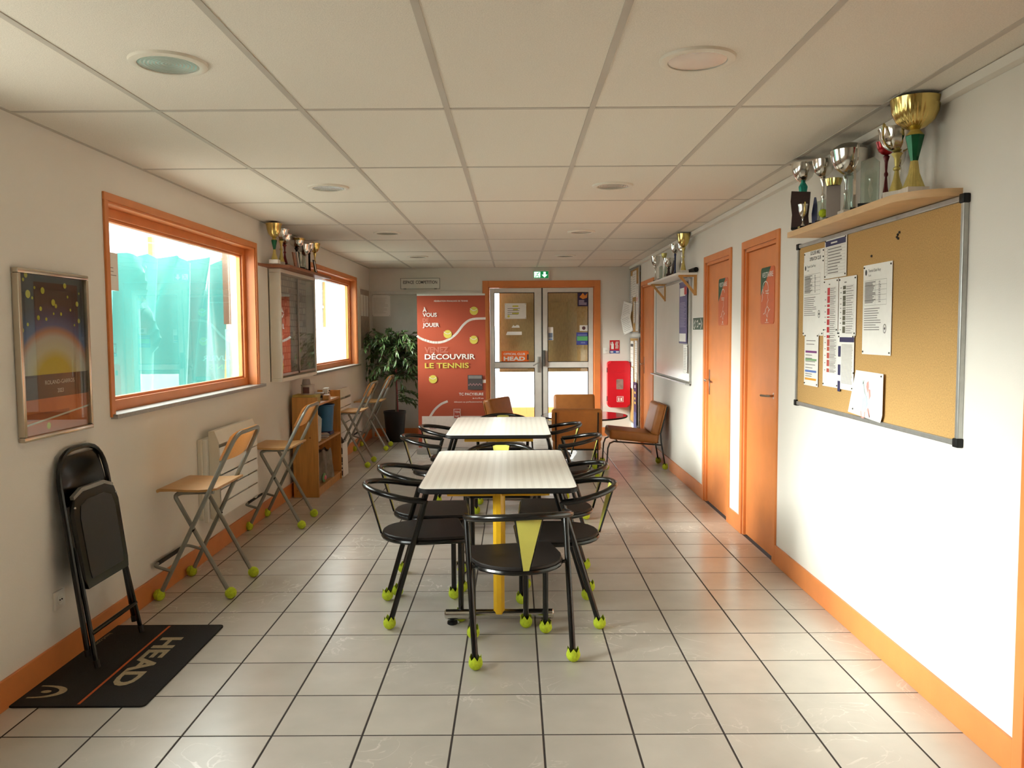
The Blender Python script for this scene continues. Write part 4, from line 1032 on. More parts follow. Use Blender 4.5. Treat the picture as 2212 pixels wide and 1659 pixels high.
for q in ((-.07, .07, 0, .014), (-.07, .07, .136, .15), (-.07, -.056, 0, .15), (.056, .07, 0, .15)): tilted(g, *q, -.012, 0)
g.out('frame', mat('pale_frame', (190, 186, 160), .4, n=9), t, smooth=False)
g = G(); tilted(g, -.056, .056, .014, .136, -.006, -.002); g.out('picture', ink(120, 128, 112), t, smooth=False)
t = thing('dark_plaque', 'dark wooden plaque leaning behind the small frame', 'trophy', S2(8.31, 1.60), RS, G2); g = G(); tilted(g, -.045, .045, 0, .17, -.01, 0); g.out('board', BROWN, t, smooth=False)
cup('silver fluted bowl trophy at the far end of the white shelf', S2(9.10, 1.57), .285, .05, SILVER, SILVER, BLACKM, G2, .42, .02, .05, 'goblet', .08, (8, .06))
cup('short gold topped trophy beside the far silver bowl', S2(8.92, 1.63), .30, .03, GOLDM, SILVER, BLACKM, G2, .2, .02, .045, 'column', .02)
glass_plaque('clear glass slab trophy beside the small frame', S2(8.72, 1.56), .07, .15, G2, RS+.2)
t = thing('poster_tube', 'dark cardboard tube lying along the wall on the white shelf', 'tube', S2(7.75, 1.676), 0, G2)
G().tube([(0, -.19, .0235), (0, .36, .0235)], .023, 14).out('tube', mat('dark_card', (44, 42, 34), .8, n=20), t)
G().lathe([(0, 0), (.022, 0), (.022, .004), (0, .004)], 14).out('end_cap', BLACKM, t).matrix_local = Matrix.Translation((0, -.19, .0235)) @ Matrix.Rotation(PI/2, 4, 'X')

# ---- tall pin boards in the corner, right wall
for (z0, z1, lab, kd) in ((1.49, 2.395, 'upper narrow cork pin board in the corner, crowded with notices', 0), (.215, 1.44, 'lower narrow cork pin board in the corner above the baseboard', 1)):
    t = thing('pin_board', lab, 'board', (XR-.014, 11.40, z0), RZ_R, 'narrow pin boards in the corner'); h = z1-z0
    G().bx(-.39, .39, -.010, -.001, .01, h-.01).out('cork_panel', CORK, t, smooth=False)
    for zb in (.08, h-.12): G().bx(-.38, .38, -.001, .0135, zb, zb+.04).out('batten', PINEB, t, smooth=False)
    for q in rails(-.41, .41, 0, h, .02): G().bx(q[0], q[1], -.018, -.0005, q[2], q[3], bev=.002).out('frame_rail', ALU, t, smooth=False)
GC = 'notices on the narrow pin boards'
def lines(n, seed): return lambda a, w, h: rows_art(a, -w/2+.02, w/2-.02, -h/2+.03, h/2-.03, n, INKC, seed=seed)
sheet('p', 'large white notice at the top of the upper pin board', 'R', 11.36, 2.17, .36, .36, GC, lines(9, 1), x_off=0.0320)
sheet('p', 'long white notice at the corner edge of the upper pin board', 'R', 11.67, 2.05, .2, .5, GC, lines(14, 2), x_off=0.0280)
sheet('p', 'white notice with a red stamp at the door edge of the upper board', 'R', 11.12, 2.03, .18, .26, GC, lambda a, w, h: (lines(8, 3)(a, w, h), a.disc('red_stamp', ink(200, 90, 80), 0, -.08, .03)), x_off=0.0300)
sheet('p', 'dense schedule low on the upper pin board near the door', 'R', 11.14, 1.72, .26, .40, GC, lines(18, 4), x_off=0.0280)
sheet('p', 'slim white strip in the middle of the upper pin board', 'R', 11.36, 1.78, .13, .3, GC, lines(8, 5), x_off=0.0340)
o = sheet('p', 'loose leaflet curling off the upper pin board, upper one', 'R', 11.66, 1.79, .2, .28, GC, lines(9, 6), x_off=0.0990); o.rotation_euler = (0, .25, RZ_R+.55)
o = sheet('p', 'loose leaflet curling off the upper pin board, lower one', 'R', 11.64, 1.62, .2, .26, GC, lines(8, 7), x_off=0.0990); o.rotation_euler = (0, -.3, RZ_R+.6)
sheet('p', 'notice with a bold black heading, top of the lower pin board', 'R', 11.60, 1.20, .3, .36, GC, lambda a, w, h: (lines(5, 8)(a, w, h), a.rect('heading_bar', INKD, -w/2+.02, w/2-.03, h/2-.08, h/2-.04)), x_off=0.0280)
sheet('p', 'plain white list beside the bold heading on the lower board', 'R', 11.22, 1.12, .26, .54, GC, lines(16, 9), x_off=0.0280)
sheet('p', 'white leaflet with slanted writing in the middle of the lower board', 'R', 11.60, .86, .32, .30, GC, lines(5, 10), x_off=0.0340, tilt=.06)
sheet('p', 'narrow folded sheet hanging under the plain white list', 'R', 11.20, .80, .13, .3, GC, lines(6, 11), x_off=0.0320)
def vio_art(a, w, h):
    for z in (.2, .12, .06): a.rect('yellow_word', ink(236, 200, 70), -.06, .02+.03*random.random(), z, z+.03)
    a.rect('title', PAPER, -.05, .03, .28, .32); a.rect('blue_field', ink(78, 84, 140), -w/2, w/2, -h/2, -.05); a.stroke('lines', INKL, [(-.1, -.1), (.1, -.2), (-.08, -.3)], .006)
sheet('p', 'long dark violet and blue poster on the lower pin board', 'R', 11.18, .46, .26, .72, GC, vio_art, m=ink(64, 40, 84), name='poster', cat='poster', x_off=0.0440)

# ================================================================== BACK WALL
# ---- signs
es = thing('exit_sign', 'lit green emergency exit sign above the double door', 'sign', (.39, YB, 2.275), RZ_B)
G().bx(-.118, .118, -.045, 0, 0, .122, bev=.008).out('housing', WHITE, es)
EG = emit('exit_green', (10, 110, 58), .55); EW = emit('exit_white', (200, 255, 215), 1.3)
G().bx(-.105, .105, -.047, -.044, .012, .110).out('panel', EG, es, smooth=False)
a = Art(es, -.0475); a.rect('door_symbol', EW, -.098, -.012, .022, .102); a.stroke('running_man', EG, [(-.03, .09), (-.055, .07), (-.05, .05), (-.075, .045), (-.08, .025)], .009); a.stroke('running_man', EG, [(-.05, .05), (-.03, .04), (-.035, .024)], .008); a.stroke('running_man', EG, [(-.035, .078), (-.07, .082)], .007)
a.disc('running_man', EG, -.028, .094, .007, 8); a.poly('arrow', EW, [(.035, .10), (.065, .10), (.065, .06), (.09, .06), (.05, .02), (.010, .06), (.035, .06)]); a.done()
es = thing('room_sign', 'white plate reading ESPACE COMPETITION above the grey door', 'sign', (-1.35, YB, 2.15), RZ_B)
G().bx(-.277, .277, -.012, 0, 0, .145, bev=.003).out('plate', WHITE, es, smooth=False)
G().bx(-.285, .285, -.008, 0, -.006, .151).out('back_frame', GREYT, es, smooth=False)
for x in (-.22, .22): G().bx(x-.018, x+.018, -.02, 0, -.012, .006, bev=.002).out('clip', GREYT, es, smooth=False)
a = Art(es, -.012); a.text('lettering', INKD, 'ESPACE  COMPETITION', 0, .07, .062, bold=.018, align='C', width=.49); a.done()
sheet('p', 'sheet in a clear sleeve on the grey door', 'B', -1.92, 1.91, .27, .31, None, lambda a, w, h: rows_art(a, -w/2+.03, w/2-.03, -h/2+.04, h/2-.04, 12, INKL, seed=3), x_off=.018)
# ---- extinguisher cabinet, its sign, socket
ec = thing('extinguisher_cabinet', 'red plastic fire extinguisher cabinet hanging on the wall', 'cabinet', (1.493, YB, .435), RZ_B)
G().prism([(x, z+.328) for x, z in rrect(.31, .655, .04, 5)], -.11, 0).out('body', RED, ec)
dr = G().prism([(x, z+.328) for x, z in rrect(.322, .665, .045, 5)], -.185, -.112); bmesh.ops.bevel(dr.bm, geom=[e for e in dr.bm.edges if e.verts[0].co.y < -.18 and e.verts[1].co.y < -.18], offset=.022, segments=3, affect='EDGES')
dr = dr.out('door', RED, ec)
G().prism([(x+.012, z+.328) for x, z in rrect(.10, .145, .015, 3)], -.188, -.184).out('viewing_window', mat('smoked_window', (150, 120, 112), .2, n=20, amp=.3), dr, smooth=False)
G().bx(-.085, .085, -.1885, -.184, .50, .53, bev=.002).out('embossed_bar', RED, dr, smooth=False)
for z in (.12, .53): G().bx(-.166, -.145, -.16, -.10, z-.035, z+.035, bev=.004).out('hinge', BLACKM, ec)
a = Art(dr, -.1855); a.rect('label', WHITE, -.03, .065, .075, .155); a.rect('label_field', ink(200, 30, 40), -.024, .059, .081, .149); a.rect('symbol', WHITE, -.012, .008, .088, .132); a.rect('symbol', WHITE, -.006, .002, .132, .142); a.poly('symbol', WHITE, [(.02, .09), (.05, .09), (.045, .12), (.055, .142), (.03, .13), (.022, .142)])
a.rect('small_label', INKD, -.014, .04, .262, .285); a.done()
fs_ = thing('extinguisher_sign', 'red fire extinguisher sign above the red cabinet', 'sign', (1.452, YB, 1.2), RZ_B)
G().bx(-.071, .071, -.004, 0, 0, .19, bev=.001).out('plate', ink(196, 26, 36, .4), fs_, smooth=False)
a = Art(fs_, -.004); a.rect('blue_field', ink(56, 96, 170), -.071, .071, 0, .042); a.rect('symbol', WHITE, -.05, -.012, .062, .142); a.rect('symbol', WHITE, -.038, -.022, .142, .168); a.stroke('symbol', WHITE, [(-.03, .165), (-.056, .155), (-.058, .12)], .006)
for k in range(3): a.stroke('symbol', WHITE, [(.015+.015*k, .07), (.02+.015*k, .11), (.012+.015*k, .13), (.024+.015*k, .17)], .008)
a.rect('blue_words', WHITE, -.062, -.02, .012, .03); a.rect('blue_words', WHITE, .02, .062, .012, .03); a.done()
def socket(label, loc, rz, group=None):
    t = thing('wall_socket', label, 'socket', loc, rz, group)
    G().bx(-.042, .042, -.011, 0, -.042, .042, bev=.004).out('plate', WHITE, t)
    g = G().lathe([(.024, 0), (.024, .003), (.020, .0035), (.018, .0015), (0, .0015)], 20); o = g.out('recess', WHITE, t); o.matrix_local = Matrix.Translation((0, -.011, 0)) @ Matrix.Rotation(PI/2, 4, 'X')
    G().sphere((-.008, -.0145, 0), .0035, 8, 6).sphere((.008, -.0145, 0), .0035, 8, 6).out('pin_hole', BLACKM, t)
socket('white wall socket beside the extinguisher sign', (1.335, YB, 1.24), RZ_B)
socket('white wall socket low on the left wall behind the folding chair', (XL, 3.648, .318), RZ_L)
# ---- papers on the double door
GD = 'papers stuck on the double door'; DO = -.0215
def noti(a, w, h):
    for z, c, q in ((.07, ink(200, 190, 60), .06), (.02, ink(200, 190, 60), .05), (-.035, ink(200, 190, 60), .07)): a.rect('highlight', c, -q*.7, q*.7, z-.01, z+.01)
    rows_art(a, -w/2+.04, w/2-.04, -.06, .05, 4, INKC, seed=5, h=.007); a.disc('seal', ink(210, 200, 80), -.1, -.075, .018)
sheet('p', 'white notice with yellow highlighting on the left door pane', 'B', .02, 1.82, .31, .225, GD, noti, x_off=DO)
t = sheet('p', 'orange OFFICIAL CLUB HEAD sticker low on the upper left pane', 'B', .01, 1.163, .395, .16, GD, None, x_off=DO, m=ink(236, 108, 34), name='club_sticker', cat='sticker')
a = Art(t, -.0012); a.text('small_lettering', WHITE, 'OFFICIAL CLUB', -.165, .022, .042, bold=.02, width=.31); a.text('lettering', WHITE, 'HEAD', -.165, -.058, .078, bold=.04, width=.31); a.rect('black_tab', INKD, .175, .195, -.05, .03); a.done()
def flame(a, w, h): a.poly('flame', ink(226, 140, 60), [(-.05, .03), (.0, .09), (.03, .05), (.07, .09), (.06, .02), (0, .0)]); rows_art(a, -w/2+.02, w/2-.02, -h/2+.02, -.01, 4, ink(210, 200, 220), seed=2, h=.008)
sheet('p', 'dark violet flyer with an orange picture at the top of the right pane', 'B', .995, 1.985, .155, .205, GD, flame, x_off=DO, m=ink(52, 38, 74))
sheet('p', 'narrow white flyer with small photos beside the door latch', 'B', .526, 1.49, .078, .19, GD, lambda a, w, h: (a.rect('photo', ink(110, 120, 140), -.03, .03, -.06, .01), a.rect('photo_strip', ink(90, 120, 160), -.03, .03, -.09, -.07)), x_off=DO)
sheet('p', 'small white card with a dark heart-shaped picture', 'B', 1.008, 1.568, .12, .082, GD, lambda a, w, h: a.disc('picture', ink(96, 60, 66), 0, 0, .026), x_off=DO)
sheet('p', 'blue and green flyer on the right door pane', 'B', .987, 1.415, .172, .18, GD, lambda a, w, h: (a.rect('green_field', ink(96, 176, 110), -w/2+.01, w/2, -.03, .035), a.rect('pale_line', ink(170, 180, 220), -w/2+.02, w/2-.02, .05, .056), rows_art(a, -.02, w/2-.02, -h/2+.02, -.045, 2, ink(170, 180, 220))), x_off=DO, m=ink(66, 74, 150))
# torn tape and paper remains
for q, (x, z, pts) in enumerate([(.02, 1.60, [(-.06, -.02), (.06, -.02), (.05, .012), (.02, .02), (-.01, .0), (-.03, .02)]), (.0, 1.50, [(-.12, -.025), (.11, -.025), (.11, .022), (-.10, .022)])]):
    sheet('p', ['torn scrap of white paper left on the left door pane', 'strip of torn white paper under the torn scrap'][q], 'B', x, z, .1, .05, GD, None, x_off=DO, shape=pts, name='paper_scrap')

# ---- roll-up banner
bn = thing('rollup_banner', 'red roll-up tennis banner standing before the grey door', 'banner', (-.785, 10.2, 0), -.012)
BR = mat('banner_terracotta', (172, 74, 46), .55, n=3, amp=.06)
bw, bh = .85, 2.0
G().bx(-.44, .44, -.10, .10, .0, .075, bev=.015).out('cassette', ALU, bn)
G().tube([(0, .05, .07), (0, .05, 1.98)], .012, 8).out('support_pole', ALU, bn)
G().bx(-bw/2, bw/2, -.008, .012, bh-.025, bh, bev=.003).out('top_rail', ALUW, bn, smooth=False)
G().bx(-bw/2, bw/2, -.001, .0005, .07, bh-.02).out('fabric', BR, bn, smooth=False)
a = Art(bn, -.0012); X0 = -.785; YEL = ink(206, 190, 78); PW = ink(226, 214, 206)
def bx_(x): return x-X0
a.rect('white_foot', PW, -.38, bw/2, .07, .47)
def curve(P, n=30):
    out = []
    for k in range(n+1):
        t = k/n*(len(P)-1); i = min(int(t), len(P)-2); f = t-i; p0 = P[max(0, i-1)]; p1 = P[i]; p2 = P[i+1]; p3 = P[min(len(P)-1, i+2)]
        out.append(tuple(.5*((2*p1[c])+(-p0[c]+p2[c])*f+(2*p0[c]-5*p1[c]+4*p2[c]-p3[c])*f*f+(-p0[c]+3*p1[c]-3*p2[c]+p3[c])*f**3) for c in (0, 1)))
    return out
a.stroke('white_curve', PW, curve([(-.425, 1.475), (-.36, 1.435), (-.22, 1.395), (-.08, 1.41), (.05, 1.49), (.16, 1.62), (.26, 1.68), (.425, 1.69)]), .028)
a.stroke('white_curve#b', PW, curve([(-.28, .46), (-.22, .55), (-.14, .62), (-.06, .655)], 14), .028); a.rect('white_curve#c', PW, .385, .425, .885, .925)
for (x, z, r) in ((.285, 1.785, .052), (-.045, 1.497, .052), (.28, 1.425, .052), (-.235, .935, .052)):
    a.disc('ball#%d' % int(1000*z), YEL, x, z, r, 24); a.stroke('ball_seam#%d' % int(1000*z), PW, [(x-r*.9+r*1.6*q, z+r*.55-r*.5*math.sin(PI*q*.9)) for q in [k/8 for k in range(9)]], .008)
a.text('headline', WHITE, 'FÉDÉRATION FRANÇAISE DE TENNIS', 0, 1.90, .024, align='C', width=.42, bold=.01)
for tx, z in (('À', 1.775), ('VOUS', 1.715), ('JOUER', 1.59)): a.text('headline', WHITE, tx, -.355, z, .068, bold=.022)
a.text('outline_words', ink(214, 140, 120), 'DE', -.355, 1.652, .06, outline=.02); a.text('outline_words#b', ink(214, 140, 120), 'VENEZ', -.335, 1.27, .095, outline=.018)
a.text('headline', WHITE, 'DÉCOUVRIR', -.335, 1.185, .09, bold=.02, width=.63); a.text('yellow_words', YEL, 'LE TENNIS', -.335, 1.075, .09, bold=.02, width=.55)
a.rect('group_photo', ink(70, 62, 62), .20, .385, .80, .985)
for k in range(9): a.disc('photo_people', ink(150, 110, 112), .215+.019*k, .86+.012*(k % 2), .010, 8)
a.rect('photo_sky', ink(128, 124, 120), .21, .375, .94, .978)
a.text('headline', WHITE, 'TC PACY/EURE', .395, .73, .046, bold=.015, align='R'); a.text('headline', WHITE, 'de 4 à 99 ans', .395, .685, .026, align='R'); a.text('headline', WHITE, 'débutant au perfectionnement', .395, .64, .026, align='R', width=.37)
a.rect('logo_field', ink(170, 62, 44), .02, .105, .44, .56); a.stroke('logo_frame', PW, [(.022, .442), (.103, .442), (.103, .558), (.022, .558), (.022, .442)], .005); a.text('logo_words', PW, 'TEN', .0625, .51, .036, bold=.01, align='C'); a.text('logo_words', PW, 'NIS', .0625, .455, .036, bold=.01, align='C')
a.text('partner_words', ink(150, 40, 40), 'TULÔ', -.05, .30, .05, bold=.03); a.text('partner_words', ink(110, 90, 90), 'ENGIE', -.28, .31, .03, bold=.01); a.done()

# ---- potted ficus
pt = thing('potted_ficus', 'leafy weeping fig in a dark pot in the back corner', 'plant', (-1.675, 11.35, 0))
G().lathe([(.115, 0), (.12, .01), (.15, .38), (.158, .40), (.158, .43), (.148, .43), (.140, .40), (0, .395)], 28).out('pot', mat('dark_pot', (26, 24, 24), .5, n=9), pt)
G().lathe([(.14, .398), (.08, .405), (0, .41)], 20).out('soil', mat('soil', (52, 40, 30), .95, n=40, amp=.3), pt)
G().tube([(.02, .01, .39), (.03, 0, .7), (.01, .01, 1.05), (.0, 0, 1.3)], [.016, .014, .012, .008], 8).out('trunk', mat('bark', (92, 74, 56), .8, n=20, amp=.3), pt)
G().tube([(.05, -.02, .38), (.025, -.03, 1.15)], .006, 6).out('stake', mat('red_stake', (150, 30, 40), .5, n=9), pt)
rn = random.Random(5); brg = G(); lf = G()
LEAF = mat('ficus_leaf', (72, 96, 50), .42, n=14, amp=.45)
lm = LEAF.node_tree; oi_ = lm.nodes.new('ShaderNodeNewGeometry')
def leaf(p, d, ln):
    d = d.normalized(); side = d.cross(Vector((rn.uniform(-1, 1), rn.uniform(-1, 1), rn.uniform(.2, 1.2)))).normalized()*ln*.19; nn = d.cross(side).normalized()
    a_ = p; b_ = p+d*ln*.45+side-nn*ln*.02; c_ = p+d*ln-Vector((0, 0, ln*.18)); e_ = p+d*ln*.45-side-nn*ln*.02; m_ = p+d*ln*.5+nn*ln*.05
    v = [lf.bm.verts.new(q) for q in (a_, b_, c_, e_, m_)]
    for f in ((0, 1, 4), (1, 2, 4), (2, 3, 4), (3, 0, 4)): lf.bm.faces.new([v[i] for i in f])
def inside(p): return p.x+(-1.675) > XL+.05 and p.y+11.35 < YB-.05
nl = 0
for k in range(110):
    h0 = rn.uniform(.85, 1.42); az = rn.uniform(0, 2*PI); reach = rn.uniform(.28, .66)*(1.35 if math.sin(az) < -.1 else 1); lift = rn.uniform(.05, .42)*(1.1-abs(h0-1.1))
    pts = []; st_ = Vector((.01, 0, min(h0, 1.3))); N_ = 7
    for q in range(N_+1):
        t = q/N_; p = st_+Vector((math.cos(az)*reach*t, math.sin(az)*reach*t*.75, lift*math.sin(PI*min(1, t*1.05)*.62)-.20*t*t*rn.uniform(.8, 1.2)))
        p.x = max(p.x, XL+1.675+.06); p.y = min(p.y, YB-11.35-.06); pts.append(p)
    brg.tube(pts, [.005*(1-.7*q/N_) for q in range(N_+1)], 4)
    for q in range(1, N_+1):
        for s in range(3 if rn.random() < .75 else 1):
            d = (pts[q]-pts[q-1]).normalized()+Vector((rn.uniform(-1, 1), rn.uniform(-1, 1), rn.uniform(-.9, .35)))*.9
            p = pts[q-1].lerp(pts[q], rn.random())
            if inside(p+d.normalized()*.09): leaf(p, d, rn.uniform(.065, .115)); nl += 1
for k in range(6):      # low shoots
    az = rn.uniform(-.6, 1.2); pts = [Vector((.02, 0, .55+.03*k)) + Vector((math.cos(az)*.32*t, -abs(math.sin(az))*.2*t, .1*t-.12*t*t)) for t in [q/6 for q in range(7)]]
    brg.tube(pts, .003, 4)
    for q in range(1, 7):
        for s in range(3):
            d = (pts[q]-pts[q-1]).normalized()+Vector((rn.uniform(-1, 1), rn.uniform(-1, 1), rn.uniform(-.9, .3)))*.8; leaf(pts[q], d, rn.uniform(.05, .09))
tag(brg.out('branches', _m['bark'], pt), kind='stuff'); tag(lf.out('foliage', LEAF, pt, smooth=False), kind='stuff')

# ================================================================== LEFT WALL
# ---- framed poster
fp = thing('framed_poster', 'silver framed tennis poster with a night sky and clay court', 'poster', (XL, 3.685, 1.068), RZ_L)
w2, hp = .282, .738
SILF = mat('champagne_frame', (200, 188, 170), .22, .85, n=9, amp=.08)
for q in rails(-w2, w2, 0, hp, .022): G().bx(q[0], q[1], -.032, -.0005, q[2], q[3], bev=.006).out('frame_rail', SILF, fp)
def poster_mat():
    m = bpy.data.materials.new('poster_print'); m.use_nodes = True; nt = m.node_tree; N = nt.nodes; L = nt.links; p = N['Principled BSDF']; p.inputs['Roughness'].default_value = .5
    tc = N.new('ShaderNodeTexCoord'); sp = N.new('ShaderNodeSeparateXYZ'); L.new(tc.outputs['Object'], sp.inputs[0])
    # distance from a low centre gives the arch of dusk colours
    a_ = N.new('ShaderNodeCombineXYZ'); m1 = N.new('ShaderNodeMath'); m1.operation = 'MULTIPLY'; m1.inputs[1].default_value = .8; L.new(sp.outputs['X'], m1.inputs[0])
    m2 = N.new('ShaderNodeMath'); m2.operation = 'SUBTRACT'; m2.inputs[1].default_value = .24; L.new(sp.outputs['Z'], m2.inputs[0])
    L.new(m1.outputs[0], a_.inputs[0]); L.new(m2.outputs[0], a_.inputs[2]); ln = N.new('ShaderNodeVectorMath'); ln.operation = 'LENGTH'; L.new(a_.outputs[0], ln.inputs[0])
    r = N.new('ShaderNodeValToRGB'); L.new(ln.outputs['Value'], r.inputs[0]); e = r.color_ramp.elements
    e[0].position = .0; e[0].color = rgb(214, 180, 30); e[1].position = .5; e[1].color = rgb(46, 36, 40)
    for ps, c in ((.11, (206, 176, 50)), (.16, (204, 190, 160)), (.205, (196, 180, 168)), (.235, (190, 130, 104)), (.26, (70, 90, 140)), (.31, (44, 56, 96)), (.36, (48, 40, 46))): q = e.new(ps); q.color = rgb(*c)
    L.new(r.outputs[0], p.inputs['Base Color']); return m
G().bx(-w2+.02, w2-.02, -.012, -.004, .02, hp-.02).out('print', poster_mat(), fp, smooth=False)
a = Art(fp, -.0125); a.rect('clay_court', ink(204, 104, 56), -w2+.022, w2-.022, .022, .175); a.rect('clay_shadow', ink(164, 76, 46), -w2+.022, .1, .085, .115); a.rect('dark_band', ink(84, 62, 50), -w2+.022, w2-.022, .175, .28)
a.poly('court_line', ink(220, 206, 190), [(-w2+.022, .062), (w2-.022, .108), (w2-.022, .116), (-w2+.022, .07)])
rp = random.Random(3)
for (x, z, r) in [(-.19, .63, .018), (-.08, .65, .015), (0, .60, .015), (-.10, .57, .010), (.02, .585, .010), (-.12, .53, .011), (-.06, .525, .008), (-.22, .69, .008), (-.2, .71, .012), (.1, .68, .013), (.2, .6, .012), (.21, .52, .011), (.12, .63, .007), (.14, .57, .007), (.17, .5, .006), (-.2, .5, .008), (-.24, .475, .011), (-.14, .66, .007), (.06, .55, .008), (.0, .55, .006), (-.16, .615, .007), (.22, .65, .006)]: a.disc('yellow_dots', ink(200, 190, 66), x, z, r, 14)
a.disc('yellow_dots', ink(206, 190, 70), -.075, .052, .015, 16)
a.text('lettering', ink(226, 216, 204), 'ROLAND-GARROS', .03, .235, .026, align='C', width=.24); a.text('lettering', ink(226, 216, 204), '2023', .03, .195, .026, align='C'); a.done()
G().bx(-w2+.02, w2-.02, -.020, -.018, .02, hp-.02).out('glazing', GLASS, fp, smooth=False)
# ---- notice on the window
t = sheet('p', 'white notice taped to the edge of the large window pane', 'L', 4.455, 1.865, .15, .205, None, lambda a, w, h: rows_art(a, -w/2+.03, w/2-.02, -.03, .03, 3, INKC, seed=2), x_off=-.096)
# ---- display case
dc = thing('display_case', 'pale wall display case with sliding glass doors full of photographs', 'cabinet', (XL, 7.575, 1.105), RZ_L)
hw_, hc = .615, .968
g = G().bx(-hw_, hw_, -.012, 0, 0, hc); g.out('back', OFFWHITE, dc, smooth=False)
for q in rails(-hw_, hw_, 0, hc, .032): G().bx(q[0], q[1], -.105, -.0005, q[2], q[3], bev=.004).out('case_side', OFFWHITE, dc, smooth=False)
PH = bpy.data.materials.new('faded_photo_collage'); PH.use_nodes = True
nt = PH.node_tree; tc = nt.nodes.new('ShaderNodeTexCoord'); bk_ = nt.nodes.new('ShaderNodeTexBrick'); nt.links.new(tc.outputs['Object'], bk_.inputs['Vector'])
mp_ = nt.nodes.new('ShaderNodeMapping'); mp_.inputs['Rotation'].default_value = (PI/2, 0, 0); nt.links.new(tc.outputs['Object'], mp_.inputs['Vector']); nt.links.new(mp_.outputs[0], bk_.inputs['Vector'])
bk_.inputs['Color1'].default_value = rgb(150, 124, 112); bk_.inputs['Color2'].default_value = rgb(196, 176, 160); bk_.inputs['Mortar'].default_value = rgb(92, 66, 58); bk_.inputs['Scale'].default_value = 1; bk_.inputs['Brick Width'].default_value = .075; bk_.inputs['Row Height'].default_value = .06; bk_.inputs['Mortar Size'].default_value = .006; bk_.offset = .37
nt.links.new(bk_.outputs['Color'], nt.nodes['Principled BSDF'].inputs['Base Color'])
G().bx(-hw_+.03, hw_-.03, -.016, -.012, .035, hc-.035).out('photo_collage', PH, dc, smooth=False)
rp = random.Random(9)
for k in range(34):     # single prints pinned over the collage
    x, z = rp.uniform(-.52, .5), rp.uniform(.08, .82); c = rp.choice([(176, 150, 136), (120, 92, 84), (206, 190, 172), (98, 82, 78), (150, 110, 100)])
    G().box((x, -.019-.0003*k, z), (.07+.04*rp.random(), .0006, .05+.05*rp.random()), roty(rp.uniform(-.2, .2))).out('photograph', ink(*c), dc, smooth=False)
for (x0, x1, y_) in ((-hw_+.03, .04, -.085), (-.02, hw_-.03, -.094)):
    gd = G().bx(x0, x1, y_-.002, y_+.002, .05, hc-.05).out('glass_door', CASEGLASS, dc, smooth=False)
    G().bx(x0, x0+.018, y_-.005, y_+.005, .05, hc-.05).bx(x1-.018, x1, y_-.005, y_+.005, .05, hc-.05).bx(x0, x1, y_-.005, y_+.005, .05, .068).out('door_edge', ALU, gd, smooth=False)
# ---- shelf over the case with trophies
ls = thing('wall_shelf', 'reddish wooden shelf with a rounded end above the display case', 'shelf', (XL, 7.63, 2.076), RZ_L)
pl = [(-.70, -.20), (.86, -.20), (.86, -.001), (-.93, -.001)] + [(-.93+.23*math.sin(a_), -.001-.199*(1-math.cos(a_))) for a_ in [k*PI/14 for k in range(1, 7)]]
G().prismz(pl, 0, .024).out('plank', REDWOOD, ls)
G3 = 'trophies on the shelf above the display case'; ST3 = 2.1005
def S3(y, x): return (x, y, ST3)
cup('gold cone-bowl trophy on a green stem at the rounded shelf end', S3(6.82, -1.985), .328, .062, GOLD, GREENM, MARBLE, G3, .36, .032, .075, 'cone', .08)
cup('silver bowl trophy with wavy rim next to the green stem trophy', S3(7.02, -1.985), .305, .064, SILVER, GOLDM, MARBLE, G3, .3, .03, .05, 'goblet', .12, (7, .06))
cup('silver bowl trophy with handles on a dark red stem', S3(7.20, -2.005), .285, .058, SILVER, DRED, BLACKM, G3, .3, .03, .05, 'goblet', .12, (7, .06), handles=SILVER, rz=RZ_L)
t = thing('award_plaque', 'brown wooden shield plaque leaning beside a white tablet', 'trophy', S3(7.185, -1.91), RZ_L, G3); g = G(); tilted(g, -.04, .04, 0, .125, -.01, 0); g.out('board', REDWOOD, t, smooth=False)
t = thing('white_tablet', 'white tablet award leaning on the reddish shelf', 'trophy', S3(7.30, -1.93), RZ_L+.9, G3); g = G(); tilted(g, -.035, .035, 0, .14, -.008, 0); g.out('tablet', WHITE, t, smooth=False)
cup('flat silver bowl trophy on a black stem', S3(7.52, -1.985), .265, .066, SILVER, BLACKM, BLACKM, G3, .24, .03, .05, 'goblet', .05)
glass_plaque('glass slab trophy with gold figure on the reddish shelf', S3(7.42, -1.925), .05, .15, G3, RZ_L-.3, figure=fig)
cup('gold bowl trophy on a slim black stem', S3(7.80, -2.035), .318, .052, GOLD, BLACKM, BLACKM, G3, .22, .03, .05, 'column', .02, (12, .05))
cup('broad silver goblet on a clear column', S3(7.67, -1.955), .245, .064, SILVER, CRYSTAL, BLACKM, G3, .42, .02, .06, 'column', .05)
cup('silver bowl trophy with a dark column beside the gold bowl', S3(8.0, -1.99), .29, .05, SILVER, BLACKM, BLACKM, G3, .3, .02, .045, 'column', .06)
cup('small gold cup trophy near the window end of the reddish shelf', S3(8.22, -1.99), .315, .054, GOLD, GOLD, BLACKM, G3, .3, .02, .045, 'goblet', .06, handles=GOLD, rz=RZ_L)
t = thing('framed_award', 'small dark-framed certificate leaning at the shelf front', 'frame', S3(7.93, -1.915), RZ_L+.1, G3); g = G()
for q in ((-.06, .06, 0, .008), (-.06, .06, .112, .12), (-.06, -.052, 0, .12), (.052, .06, 0, .12)): tilted(g, *q, -.010, 0)
g.out('frame', BLACKM, t, smooth=False); g = G(); tilted(g, -.052, .052, .008, .112, -.006, -.002); g.out('certificate', PAPER, t, smooth=False)
